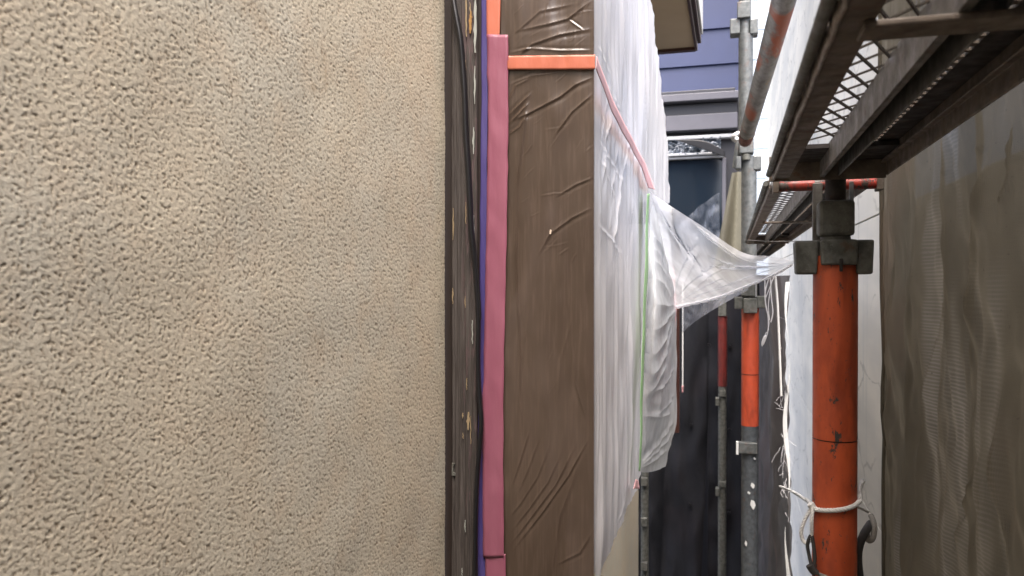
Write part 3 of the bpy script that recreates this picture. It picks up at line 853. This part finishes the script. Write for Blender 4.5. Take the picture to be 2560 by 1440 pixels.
Y2 = 2.56
def P2(px, py): return atY(px, py, Y2)
s2 = .00128
c2 = P2(1875, 900); c2u = P2(1862, 200)
p2 = thing('scaffold_post', 'second scaffold post down the alley, orange above and galvanised below its midpoint', 'scaffold post', (c2.x, Y2, gz), 'scaffold posts')
def seg(px, pa, pb, r, m, name, n=24, y=Y2, parent=p2):
    a, b = atY(px, pa, y), atY(px, pb, y)
    return MB().tube([(a.x, y, a.z), (a.x, y, b.z)], r, n).build(name, m, parent, smooth=True)
def blk(x0, x1, a, b_, d0, d1, m, name, parent=p2, y=Y2, bev=.003):
    q0, q1 = atY(x0, a, y), atY(x1, b_, y)
    mb = MB(); mb.box(q0.x, q1.x, y + d0, y + d1, q1.z, q0.z); return mb.build(name, m, parent, bevel=bev)
a = P2(1875, 1063)
seg(1875, 1063, 768, 21 * s2, m_orange_worn, 'orange_tube')
zz = P2(1875, 935).z
MB().tube([(a.x, Y2, zz - .0012), (a.x, Y2, zz + .0012)], 21.3 * s2, 24).build('joint_groove', m_dark_wood, p2, smooth=True)
MB().tube([(a.x, Y2, gz), (a.x, Y2, a.z)], 20.5 * s2, 24).build('lower_tube', m_galv_mid, p2, smooth=True)
seg(1875, 775, 700, 17 * s2, m_galv_dark, 'collar')
blk(1836, 1858, 742, 772, -.03, .02, m_galv_dark, 'wedge_pocket'); blk(1892, 1914, 740, 770, -.03, .02, m_galv_dark, 'wedge_pocket')
blk(1858, 1892, 745, 782, -.052, -.024, m_galv_dark, 'wedge_pocket')
blk(1853, 1890, 706, 740, -.035, .03, m_galv_dark, 'sleeve')
blk(1840, 1846, 1099, 1130, -.042, -.02, m_white_pvc, 'wedge_cap', bev=.001); blk(1846, 1893, 1099, 1130, -.040, -.018, m_galv, 'wedge_pocket')
# remnants of tape and dried paint on the lower tube
for px, pa, pb, w in ((1879, 1207, 1222, 8), (1878, 1250, 1275, 11), (1871, 1228, 1236, 5), (1886, 1143, 1150, 4), (1864, 1352, 1366, 4)):
    q = atY(px, pa, Y2 - .0275); q1 = atY(px + w, pb, Y2 - .0275)
    mb = MB(); mb.prism([(q.x, q.z), (q.x + (q1.x - q.x) * .7, q.z - .004), (q1.x, (q.z + q1.z) / 2), (q.x + (q1.x - q.x) * .5, q1.z), (q.x - .003, (q.z + q1.z) / 2)], 1, Y2 - .030, Y2 - .024)
    mb.build('paint_remnant', m_white_pvc, p2)
# upper galvanised part, set slightly back
p2u = thing('scaffold_post', 'thin galvanised scaffold standard with block couplers in front of the blue siding', 'scaffold post', (c2u.x, Y2 + .03, gz + 3), 'scaffold posts')
Y2u = Y2 + .01
seg(1862, 90, -700, 15 * s2, m_galv, 'upper_tube', y=Y2u, parent=p2u)
seg(1864, 350, 88, 17.5 * s2, m_galv, 'middle_tube', y=Y2u, parent=p2u)
seg(1872, 702, 392, 18.5 * s2, m_galv, 'lower_tube', y=Y2u, parent=p2u)
blk(1843, 1876, 12, 50, -.03, .02, m_galv, 'sleeve', p2u, Y2u)
blk(1825, 1850, 52, 88, -.02, .03, m_galv, 'wedge_pocket', p2u, Y2u); blk(1874, 1895, 52, 88, -.02, .03, m_galv, 'wedge_pocket', p2u, Y2u)
blk(1848, 1884, 352, 386, -.035, .02, m_galv, 'sleeve', p2u, Y2u); blk(1882, 1903, 392, 426, -.02, .03, m_galv, 'wedge_pocket', p2u, Y2u)
blk(1839, 1852, 396, 426, -.04, .0, m_galv, 'wedge_pocket', p2u, Y2u)
MB().tube([atY(1866, 386, Y2u - .02), atY(1866, 400, Y2u - .02)], .014, 16).build('wedge', m_galv_dark, p2u, smooth=True)
MB().tube([atY(1850, 330, Y2u), atY(1838, 420, Y2u)], .010, 12).build('strut', m_galv, p2u, smooth=True)
# third post in the dark
Y3 = 4.35
c3 = atY(1806, 900, Y3); s3 = Y3 * 1.0 / 1920 * .98
p3 = thing('scaffold_post', 'dark red scaffold post in the shadow at the far end', 'scaffold post', (c3.x, Y3, gz), 'scaffold posts')
seg(1806, 965, 790, 11 * s3, m_red_dim, 'red_tube', y=Y3, parent=p3)
z3 = atY(1806, 965, Y3)
MB().tube([(z3.x, Y3, gz), (z3.x, Y3, z3.z)], 10 * s3, 16).build('lower_tube', m_galv_dark, p3, smooth=True)
for pa in (975, 1200):
    blk(1798, 1815, pa, pa + 16, -.03, .02, m_galv_dark, 'sleeve', p3, Y3); blk(1789, 1799, pa + 18, pa + 38, -.03, .02, m_galv_dark, 'wedge_pocket', p3, Y3)
blk(1796, 1816, 742, 790, -.03, .02, m_galv_dark, 'sleeve', p3, Y3)
# fourth: stack of dark couplers at the house corner
Y4 = 4.3
c4 = atY(1612, 1300, Y4)
p4 = thing('scaffold_post', 'black scaffold standard with couplers beside the house corner', 'scaffold post', (c4.x, Y4, gz), 'scaffold posts')
MB().tube([(c4.x, Y4, gz), (c4.x, Y4, 0)], .022, 14).build('tube', m_galv_dark, p4, smooth=True)
for pa in (1190, 1290, 1400):
    blk(1604, 1620, pa, pa + 22, -.04, .02, m_galv_dark, 'wedge_pocket', p4, Y4)

# diagonal brace and ledger
a, b_ = atY(1990, -110, 1.28), atY(1863, 352, 2.42)
br = thing('diagonal_brace', 'rusty galvanised diagonal pipe sloping up to the right from the far coupler', 'scaffold pipe', tuple(b_))
a2 = a + (b_ - a) * .93
MB().tube([tuple(a), tuple(a2)], .0213, 28).build('pipe', m_brace, br, smooth=True)
MB().tube([tuple(a2 - (b_ - a) * .01), tuple(b_)], [.0225, .019], 24).build('pipe_end', metal_mat('rusty_end', (.20, .07, .05), (.09, .05, .04), rough=.6), br, smooth=True)

# ------------------------------------------------------------------ planks overhead
ZP = .120
def plank(y0, y1, my0, my1, label, bars=(), dense=True):
    pk = thing('scaffold_plank', label, 'scaffold plank', (RX(.7, ZP), y0, ZP), 'scaffold planks overhead')
    X_ = lambda r, z=ZP: RX(r, z)
    # rounded edge tube
    MB().tube([(X_(.352), y0, ZP + .004), (X_(.352), y1 - .01, ZP + .004)], .0034, 14).build('edge_tube', m_galv_dark, pk, smooth=True)
    # worn lip, slightly dented
    n = 160; pts = []
    Lp = np.zeros((n, 6, 3)); yv = np.linspace(y0, y1, n)
    jit = .0005 * sample(WR, .002, yv * 3, yv * 0 + .3)
    prof = [(.390, .010), (.390, .0005), (.397, -.0016), (.408, -.0018), (.416, -.0002), (.416, .008)]
    for k, (r, dz) in enumerate(prof):
        Lp[:, k, 0] = X_(r) + jit * (1 if k < 4 else .4); Lp[:, k, 1] = yv; Lp[:, k, 2] = ZP + dz + jit * .6
    grid_mesh('worn_lip', Lp, metal_mat('worn_lip_metal', (.34, .30, .265), (.19, .155, .13), rough=.5, metal=.2, n=120), pk)
    mb = MB(); mb.box(X_(.36), X_(.389), y0, y1 - .01, ZP + .006, ZP + .008); mb.build('side_web', m_brown_steel, pk)
    mb = MB(); mb.box(X_(.417), X_(.548), y0, y1, ZP, ZP + .0018); mb.build('edge_flange', m_brown_steel, pk, bevel=.0004)
    mb = MB(); mb.box(X_(.835), X_(.85), y0, y1, ZP, ZP + .025); mb.box(X_(.8505), X_(.88), y0, y1, ZP, ZP + .0015); mb.build('inner_channel', m_grey_rail, pk, bevel=.0006)
    zd = ZP + .024
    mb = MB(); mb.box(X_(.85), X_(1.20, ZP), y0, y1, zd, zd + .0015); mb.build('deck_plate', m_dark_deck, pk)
    mb = MB(); mb.box(X_(1.005), X_(1.02), y0, y1, ZP + .001, zd); mb.build('inner_rib', m_grey_rail, pk, bevel=.0008)
    # slotted seam right of the rib: real slots between tabs
    xs_ = X_(1.20); xe_ = X_(1.232)
    mb = MB(); y = y0; k = 0
    while y < y1 - .02:
        mb.box(X_(1.20, ZP) , xe_ + .0004, y, y + .0050 + .003 * random.random(), zd, zd + .0015); y += .0145
    mb.build('slot_tabs', m_brown_steel, pk)
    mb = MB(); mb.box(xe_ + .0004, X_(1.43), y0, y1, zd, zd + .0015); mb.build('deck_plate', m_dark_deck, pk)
    mb = MB(); mb.prism([(X_(1.435), ZP), (X_(1.455), ZP), (X_(1.455), zd), (X_(1.40), zd), (X_(1.40), ZP + .0165), (X_(1.385), ZP + .0155), (X_(1.39), ZP + .014), (X_(1.435), ZP + .014)], 1, y0, y1)
    mb.build('edge_rail', m_brown_steel, pk, bevel=.0006)
    # expanded metal between flange and channel
    zm = ZP + .024; xa, xb_ = RX(.53, zm), RX(.705, zm)
    mb = MB(); w = xb_ - xa; pit = .040
    def strand(fx, fy, gx, gy, wd, ht, tilt):
        mb.bar((fx, fy, zm + tilt), (gx, gy, zm - tilt), wd, ht)
    y = my0 - .06
    while y < my1:
        for (s_, wd, ht, ph) in ((2.6, .00125, .0021, 0), (-1.9, .00095, .0014, .5)):
            if s_ < 0:
                for q in (0,):
                    ya = y + q * pit + .04; yb_ = ya + s_ * w
                    fx, fy, gx, gy = xa, ya, xb_, yb_
                    if min(fy, gy) < my0 or max(fy, gy) > my1: continue
                    strand(fx, fy, gx, gy, wd, ht, .0006)
            else:
                ya = y; yb_ = y + s_ * w
                if ya < my0 or yb_ > my1: continue
                strand(xa, ya, xb_, yb_, wd, ht, -.0006)
        y += pit
    mb.build('expanded_metal', m_strand, pk)
    # end panel and end plate
    mb = MB(); mb.box(X_(.52), X_(1.45), my1, y1, ZP + .018, ZP + .0225); mb.build('end_panel', m_dark_deck, pk)
    mb = MB(); mb.box(X_(.36), X_(1.44), y1, y1 + .003, ZP - .003, ZP + .026); mb.build('end_plate', m_brown_steel, pk, bevel=.0006)
    for (ya, yb_) in bars:
        mb = MB(); mb.box(X_(.50), X_(1.55), ya, yb_, ZP - .004, ZP - .0005); mb.build('cross_bar', m_brown_steel, pk, bevel=.001)
    return pk
plank(-.55, .945, -.5, .85, 'near grimy steel scaffold plank overhead seen from below, closest to the camera', bars=((.382, .405), (-.22, -.197)))
plank(1.02, 2.48, 1.05, 2.40, 'farther steel scaffold plank overhead beyond the near post', bars=((1.6, 1.62),))
plank(2.66, 4.5, 2.7, 4.4, 'farthest steel scaffold plank hidden mostly behind the film tent')
dkk = thing('shade_deck', 'added unseen board deck behind the viewpoint, shading the lower alley', 'added shade deck', (0, -.4, .92))  # unseen deck added behind the camera to shade the lower scene
for i in range(4):
    mb = MB(); mb.box(-.35 + i * .21, -.35 + i * .21 + .204, -1.15, -.33 - .02 * (i % 2), .80, .825); mb.build('shade_board', m_wood, dkk, bevel=.002)
# red transom under the joint of the two planks
q0, q1 = atY(1936, 466, .985), atY(2192, 466, .985)
tz = .1145
tr = thing('transom', 'short red painted scaffold transom behind the near post under the plank ends', 'scaffold pipe', (q0.x, .985, tz))
MB().tube([(q0.x, .985, q0.z), (q1.x, .985, q0.z)], .0068, 20).build('pipe', m_red_paint, tr, smooth=True)
for xx in (q0.x - .002, q1.x - .001):
    mb = MB(); mb.box(xx, xx + .007, .974, .996, q0.z - .009, q0.z + .007); mb.build('end_bracket', m_brown_steel, tr, bevel=.001)
# thin wire
wa, wb_ = atY(1862, 600, 1.6), atY(2050, 602, .99)
tag(MB().tube([tuple(wa), tuple((wa + wb_) / 2 - Vector((0, 0, .002))), tuple(wb_)], .0007, 6).build('wire', m_rope_grey, smooth=True), 'thin wire stretched left from the near post coupler below the plank', 'wire')

# ------------------------------------------------------------------ mesh sheets
def sheet(name, m, ys, zs, xfun, parent=None):
    Yg, Zg = np.meshgrid(ys, zs, indexing='ij')
    Xg = xfun(Yg, Zg)
    return grid_mesh(name, np.stack([Xg, Yg, Zg], 2), m, parent)
XS = .187
def near_x(Y, Z):
    e = np.clip((1.14 - Y) / .06, 0, 1)
    H = .0045 * np.sin(Y * 52 + 1.2 * np.sin(Z * 4) + .6) + .0035 * np.sin(Y * 23 - Z * 3.0 + 1.1) + .002 * sample(WR, .002, Y * .7, Z * .25) + .0012 * sample(WR, .002, Y * 1.9 + .4, Z * .7)
    fl = toX([([(2476, 300), (2462, 430), (2440, 580), (2424, 760), (2408, 900)], 12, 5), ([(2500, 300), (2490, 450), (2478, 520)], 9, 6), ([(2250, 500), (2330, 440), (2420, 385), (2490, 335), (2570, 290)], 3, 1.2),
              ([(2480, 900), (2478, 1200), (2490, 1500)], 18, 7), ([(2330, 700), (2290, 1000), (2270, 1440)], 16, 5), ([(2460, 1130), (2370, 1300), (2330, 1440)], 12, 4), ([(2222, 560), (2216, 900), (2208, 1440)], 7, 5),
              ([(2200, 470), (2195, 900), (2185, 1440)], 4, -3)], XS, .0004, .001)
    return XS + .010 + H * e - creases(Y, Z, fl)
ysn = np.concatenate([np.linspace(-.2, .40, 40), np.linspace(.41, 1.13, 300)])
zsn = np.concatenate([np.linspace(gz, -.5, 30), np.linspace(-.49, .36, 260), np.linspace(.37, 1.1, 20)])
# the hem leans: its lower end sits a little nearer
Yg, Zg = np.meshgrid(ysn, zsn, indexing='ij')
lean = (np.clip(Zg + .38, -2.6, .6)) * .055
Yg2 = Yg + lean * np.clip((Yg - .5) / .6, 0, 1)
Yg2 += np.where(Yg > 1.125, .004 * np.sin(Zg * 40) + .003 * np.sin(Zg * 97), 0)
Xg = near_x(Yg, Zg)
ns = grid_mesh('mesh_sheet', np.stack([Xg, Yg2, Zg], 2)[:, ::1], m_sheet)
tag(ns, 'dusty brown scaffold mesh sheet filling the right edge beside the near orange post', 'mesh sheet')
# hem tube of the near sheet
yh = 1.128
hz = np.linspace(-3, 1.0, 120)
hp = [(float(near_x(np.array(1.125), np.array(z))) - .0005, yh + (max(min(z + .38, .6), -2.6)) * .055, z) for z in hz]
o = MB().tube(hp, .0035, 8).build('hem', m_sheet, ns, smooth=True)

def far_x(Y, Z):
    return .150 + .012 * np.sin(Y * 9 + Z * 1.5) + .010 * np.sin(Y * 23 + 1) + .006 * sample(WR, .002, Y * .4, Z * .2)
ysf = np.linspace(2.42, 4.5, 160); zsf = np.linspace(gz, .02, 240)
Yg, Zg = np.meshgrid(ysf, zsf, indexing='ij')
rag = np.exp(-(Yg - 2.42) / .03) * (.028 * np.sin(Zg * 7) + .014 * np.sin(Zg * 31 + 1) + .012 * sample(WR, .002, Zg * .6, Zg * 0 + .1))
fs = grid_mesh('mesh_sheet', np.stack([far_x(Yg, Zg) + rag * .3, Yg + rag, Zg], 2), m_sheet_grey)
tag(fs, 'grey mesh sheet with frayed edge hanging behind the second orange post', 'mesh sheet')
# frayed white fibres along its edge
mb = MB()
for k in range(30):
    z0_ = random.choice([-.30, -.36, -.60, -.52, -.15, -.42]) + random.gauss(0, .05)
    p = Vector((.150 + random.gauss(0, .004), 2.40 + random.uniform(-.01, .02), z0_)); q = [p]
    d = Vector((random.uniform(-.5, .3), -.3, random.uniform(-1.2, .6)))
    for j in range(4):
        p = p + d * .007; d += Vector((random.gauss(0, .5), 0, random.gauss(-.2, .5))); q.append(p)
    mb.tube([tuple(v) for v in q], .0005, 4, False)
tag(mb.build('frayed_fibres', m_thread, fs), kind='stuff')
# torn hem strips; the light they catch is put into their white colour
for za, zb_ in ((-.30, -.62), (-.72, -1.2), (.0, -.3)):
    t = np.linspace(0, 1, 40); w = np.linspace(-1, 1, 5)
    z = za + (zb_ - za) * t
    P = np.zeros((40, 5, 3))
    for j in range(5):
        P[:, j, 0] = .158 + .006 * np.sin(z * 19) + w[j] * .006 * (.5 + .5 * np.sin(z * 13 + 1)) ; P[:, j, 1] = 2.40 + .01 * np.sin(z * 11); P[:, j, 2] = z
    grid_mesh('torn_hem', P, m_white_pvc, fs)

# dark sheets closing the far end
def end_sheet(x0, x1, y, ztop, seed, m, label, tilt=0):
    xs_ = np.linspace(x0, x1, 90); zs_ = np.linspace(gz, ztop, 120)
    Xg, Zg = np.meshgrid(xs_, zs_, indexing='ij')
    Yg = y + .022 * np.sin(Xg * 19 + seed + Zg * .5) + .008 * np.sin(Xg * 47 + seed * 2) + .008 * sample(WR, .002, Xg * .4 + seed * .1, Zg * .12)
    o = grid_mesh('mesh_sheet', np.stack([Xg + tilt * Zg, Yg, Zg], 2), m)
    return tag(o, label, 'mesh sheet')
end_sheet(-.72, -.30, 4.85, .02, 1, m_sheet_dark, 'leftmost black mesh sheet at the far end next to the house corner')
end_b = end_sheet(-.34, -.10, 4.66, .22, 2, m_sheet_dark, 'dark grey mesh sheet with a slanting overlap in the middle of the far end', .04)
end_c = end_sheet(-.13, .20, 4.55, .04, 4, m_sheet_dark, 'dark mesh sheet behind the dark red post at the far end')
end_sheet(XW + .02, .5, -.8, 1.0, 6, m_sheet_grey, 'added unseen grey mesh sheet behind the viewpoint, shading the lower alley')  # not in view; added to hold low light off the alley
# sheet eyelets
mb = MB()
for px, py in ((1728, 1062), (1756, 1062), (1725, 1262), (1772, 862), (1825, 866), (1824, 1075), (1822, 1283)):
    sh, ye = (end_b, 4.635) if px < 1766 else (end_c, 4.525)
    q = atY(px, py, ye); MB().tube([(q.x, q.y + .02, q.z), (q.x, q.y - .006, q.z)], .009, 10).build('eyelet', m_black, sh)
# olive sheet behind second post
t_ = curve([atD(1830, 432, 2.95), atD(1858, 428, 2.95)], 50)
b__ = curve([atD(1778, 700, 2.95), atD(1830, 705, 2.9), atD(1880, 700, 2.95)], 50)
P = np.stack([t_ * (1 - s) + b__ * s for s in np.linspace(0, 1, 60)], 0)
P[:, :, 1] += .02 * np.sin(np.linspace(0, 9, 50))[None, :] * np.linspace(.2, 1, 60)[:, None]
tag(grid_mesh('mesh_sheet', P, m_sheet_green), 'small olive mesh sheet gathered behind the galvanised standard above the film tent', 'mesh sheet')

# ------------------------------------------------------------------ ropes and threads
r1 = R1 + .003
def around(a0, a1, n, z0, z1, r=r1):
    return [Vector((PX1[0] + r * math.cos(a0 + (a1 - a0) * i / (n - 1)), PX1[1] + r * math.sin(a0 + (a1 - a0) * i / (n - 1)), z0 + (z1 - z0) * (i / (n - 1)) ** 1.5)) for i in range(n)]
zr = z_of(1268)
rp = [atY(1950, 1216, 1.75), atY(1975, 1226, 1.5), atY(2005, 1243, 1.2), atY(2026, 1258, 1.0)] + around(math.radians(200), math.radians(345), 12, zr, z_of(1240)) + [atY(2150, 1222, .975), atY(2158, 1200, 1.0)]
rope = thing('rope', 'white rope wrapped round the near orange post with a hanging loop', 'rope', tuple(rp[4]))
def twisted(pts, R_, m, name, parent=None, k=10, pitch=.011):
    L = smooth_pts(pts, k); mb = MB(); s = 0; paths = [[], [], []]
    for i, p in enumerate(L):
        t = (L[min(i + 1, len(L) - 1)] - L[max(i - 1, 0)]).normalized()
        u = t.cross(Vector((.12, -.3, .94))).normalized(); w = t.cross(u)
        if i: s += (p - L[i - 1]).length
        for j in range(3):
            a_ = s / pitch * 2 * math.pi + j * 2.094
            paths[j].append(tuple(p + (u * math.cos(a_) + w * math.sin(a_)) * R_ * .48))
    for q in paths: mb.tube(q, R_ * .56, 6)
    return mb.build(name, m, parent, smooth=True)
twisted(rp, .0028, m_rope, 'wrapped_strand', rope)
k0 = atY(2030, 1266, .945)

lp = [k0, atY(2012, 1300, .945), atY(2003, 1330, .945), atY(2008, 1352, .945), atY(2020, 1356, .942), atY(2029, 1335, .94), atY(2029, 1300, .938), k0 + Vector((.001, -.002, 0))]
twisted(lp, .0023, m_rope, 'hanging_loop', rope)
MB().tube(smooth_pts([k0 + Vector((-.002, 0, .003)), k0, k0 + Vector((.003, -.001, -.004))], 4), .0042, 10).build('knot', m_rope, rope, smooth=True)
rp = [atY(2138, 1266, .99), atY(2150, 1270, 1.0), atY(2170, 1280, 1.03)]
MB().tube(smooth_pts(rp, 4), .0016, 8).build('rope_tail', m_rope, rope, smooth=True)
zr = z_of(1432)
rp = around(math.radians(190), math.radians(350), 12, z_of(1422), z_of(1440))
dk = thing('rope', 'dark grey cord knotted round the near orange post at the bottom of the photo', 'rope', tuple(rp[0]))
MB().tube(smooth_pts(rp, 3), .0021, 8).build('wrapped_strand', m_rope_grey, dk, smooth=True)
kk = atY(2031, 1424, .935)
lp = [kk, atY(2022, 1385, .94), atY(2019, 1360, .94), atY(2028, 1338, .94), atY(2034, 1365, .938), atY(2037, 1400, .936), kk]
MB().tube(smooth_pts(lp, 6), .0020, 8).build('hanging_loop', m_rope_dark, dk, smooth=True)
MB().tube(smooth_pts([kk + Vector((-.003, 0, .005)), kk, kk + Vector((.004, 0, -.004))], 4), .0046, 9).build('knot', m_rope_dark, dk, smooth=True)
lp = [atY(2176, 1310, 1.05), atY(2160, 1335, 1.0), atY(2149, 1365, .99), atY(2146, 1400, .99), atY(2152, 1460, .99), atY(2152, 1520, .99)]
tag(MB().tube(smooth_pts(lp, 6), [.0050 - .0012 * (i / 30) for i in range(31)], 10).build('rope', m_rope_dark, smooth=True), 'thick dark cord hanging between the near orange post and the brown mesh sheet', 'rope')
tag(MB().tube(smooth_pts([atY(2178, 1290, 1.06), atY(2186, 1315, 1.03), atY(2182, 1345, 1.02), atY(2170, 1350, 1.02), atY(2166, 1325, 1.03)], 5), .0035, 9).build('rope', m_rope_grey, smooth=True), 'knotted grey cord at the hem of the brown mesh sheet', 'rope')
# threads hanging under the tent
th = thing('frayed_string', 'frayed white strings hanging below the tip of the film tent', 'string', tuple(atY(1915, 700, 1.3)))
for pts in ([(1912, 700), (1914, 760), (1922, 800), (1918, 835), (1908, 862)], [(1926, 690), (1928, 740), (1932, 780), (1927, 806)], [(1922, 695), (1912, 740), (1920, 790), (1921, 826)], [(1936, 688), (1924, 720), (1914, 745)], [(1890, 705), (1890, 742)], [(1930, 700), (1921, 760), (1924, 800)], [(1916, 830), (1908, 850), (1905, 866)]):
    MB().tube(smooth_pts([atY(a, b, 1.3) for a, b in pts], 5), .00095 if len(pts) > 3 else .0007, 5).build('strand', m_thread, th, smooth=True)
MB().tube(smooth_pts([atY(1915, 838, 1.3), atY(1908, 852, 1.3), atY(1905, 866, 1.3)], 5), [.0012, .002, .0024, .0024, .0022, .002, .002, .0018, .0014, .0012, .0006], 6).build('tuft', m_thread, th, smooth=True)
tag(MB().tube([tuple(atY(1938, 688, 2.2)), tuple(atY(1944, 760, 2.2)), tuple(atY(1949, 880, 2.2)), tuple(atY(1953, 990, 2.2))], .0030, 8).build('hanging_cord', m_rope, smooth=True), 'thin white cord hanging straight down along the frayed edge of the grey sheet', 'rope')
tag(MB().tube(smooth_pts([atY(1846, 332, 2.5), atY(1836, 338, 2.48), atY(1832, 345, 2.5), atY(1838, 352, 2.5), atY(1842, 345, 2.48)], 5), .006, 7).build('rope', m_rope, smooth=True), 'small white string knot tied on the galvanised standard beside the window', 'rope')

# ================================================================== NEIGHBOURS
XN = .52
nb = thing('white_house', 'pale cream neighbouring house wall glowing behind the scaffold', 'house', (XN, 5, gz))
mb = MB(); mb.box(XN + .012, XN + .10, -3, 12.2, gz, .25); mb.box(XN + .0125, XN + .10, 3.0, 12.2, .2505, 4.6); mb.build('backing_wall', m_grey_rail, nb)
wm = None
ys_ = [-3, -2.1, -1.2, -.3, .5, 1.2, 2.1, 3.0, 3.9, 4.8, 5.7, 6.9, 8.4, 10.2, 12.2]
zs_ = [gz, -1.8, -.9, 0.25, 1.1, 2.6, 4.6]
for i in range(len(ys_) - 1):
    for j in range(len(zs_) - 1):
        if ys_[i] < 3.0 and j > 2: continue
        mb = MB(); mb.box(XN, XN + .011, ys_[i] + .003, ys_[i + 1] - .003, zs_[j] + .003, zs_[j + 1] - .003)
        mb.build('wall_panel', m_white_wall, nb, bevel=.002)
mb = MB(); q = atX(2024, 60, XN - .06)

YF = 5.2
bh = thing('blue_house', 'blue clapboard house closing the far end of the alley with a masked window', 'house', (-.3, YF, gz))
bx0, bx1 = -1.6, atY(1868, 300, YF).x
def zf(py, px=1740): return atY(px, py, YF).z
mb = MB(); mb.box(bx0, bx1, YF + .03, YF + .25, gz, 2.7); mb.build('wall', m_dark_frame, bh)
edges = [zf(237), zf(165), zf(76), zf(-14), zf(-105), zf(-195), zf(-285), zf(-375)]
for a, b_ in zip(edges, edges[1:]):
    mb = MB(); mb.prism([(YF, a + .004), (YF + .012, a + .001), (YF + .03, a), (YF + .03, b_ - .001), (YF + .016, b_ - .001)], 0, bx0, bx1)
    mb.build('siding_board', m_blue, bh)
# window hood, shutter case, sash and glass
def fb(name, m, x0, x1, pa, pb, d0, d1, bev=.004):
    mb = MB(); mb.box(atY(x0, 300, YF).x, atY(x1, 300, YF).x, YF + d0, YF + d1, zf(pb), zf(pa)); return mb.build(name, m, bh, bevel=bev)
win = fb('window', m_dark_frame, 1600, 1845, 237, 1000, .0, .03)
def sub(o):
    o.parent = win; o.location = -world_loc(win); return o
sub(fb('drip_flashing', m_dark_frame, 1600, 1838, 234, 243, -.10, 0))
sub(fb('window_hood', m_grey_frame, 1600, 1846, 244, 262, -.13, 0))
sub(fb('shutter_case', m_dark_frame, 1600, 1844, 264, 292, -.06, 0))
sub(fb('shutter_case', m_grey_frame, 1600, 1844, 293, 331, -.09, 0))
sub(fb('sash_rail', m_alu, 1600, 1836, 343, 352, -.07, 0))
sub(fb('sash_rail', m_alu, 1600, 1812, 386, 392, -.07, 0))
sub(fb('sash_rail', m_alu, 1600, 1812, 393, 399, -.05, 0))
sub(fb('pane', m_glass, 1600, 1806, 400, 990, -.012, -.006, 0))
sub(fb('sash_stile', m_grey_frame, 1806, 1816, 400, 990, -.05, 0))
q0, q1 = atY(1600, 353, YF - .05), atY(1802, 386, YF - .05)
Xg, Zg = np.meshgrid(np.linspace(q0.x, q1.x, 120), np.linspace(q1.z, q0.z, 24), indexing='ij')
Yg = YF - .05 + .012 * sample(WR, .002, Xg * 1.3, Zg * 2)
tag(grid_mesh('masking_film', np.stack([Xg, Yg, Zg], 2), m_foil), 'crumpled shiny film taped across the top of the far window', 'plastic film')
t_ = curve([atD(1690, 350, 5.08), atD(1760, 352, 5.08), atD(1812, 378, 5.08)], 40)
b__ = curve([atD(1700, 354, 5.08), atD(1760, 374, 5.08), atD(1812, 392, 5.08)], 40)
P = np.stack([t_ * (1 - s) + b__ * s for s in np.linspace(0, 1, 10)], 0)
tag(grid_mesh('torn_film', P, m_black, None, solid=.002), 'torn dark film edge sagging across the far window top', 'plastic film')

YG = 12.5
pb = thing('pale_blue_house', 'pale blue distant house wall between the galvanised standard and the cream wall', 'house', (.4, YG, gz))
for k in range(-4, 14):
    mb = MB(); mb.prism([(YG, gz + k * .46 + 1.85), (YG + .03, gz + k * .46 + 1.85), (YG + .03, gz + k * .46 + 2.305), (YG + .012, gz + k * .46 + 2.305)], 0, -.6, 1.2)
    mb.build('siding_board', m_pale_blue, pb)
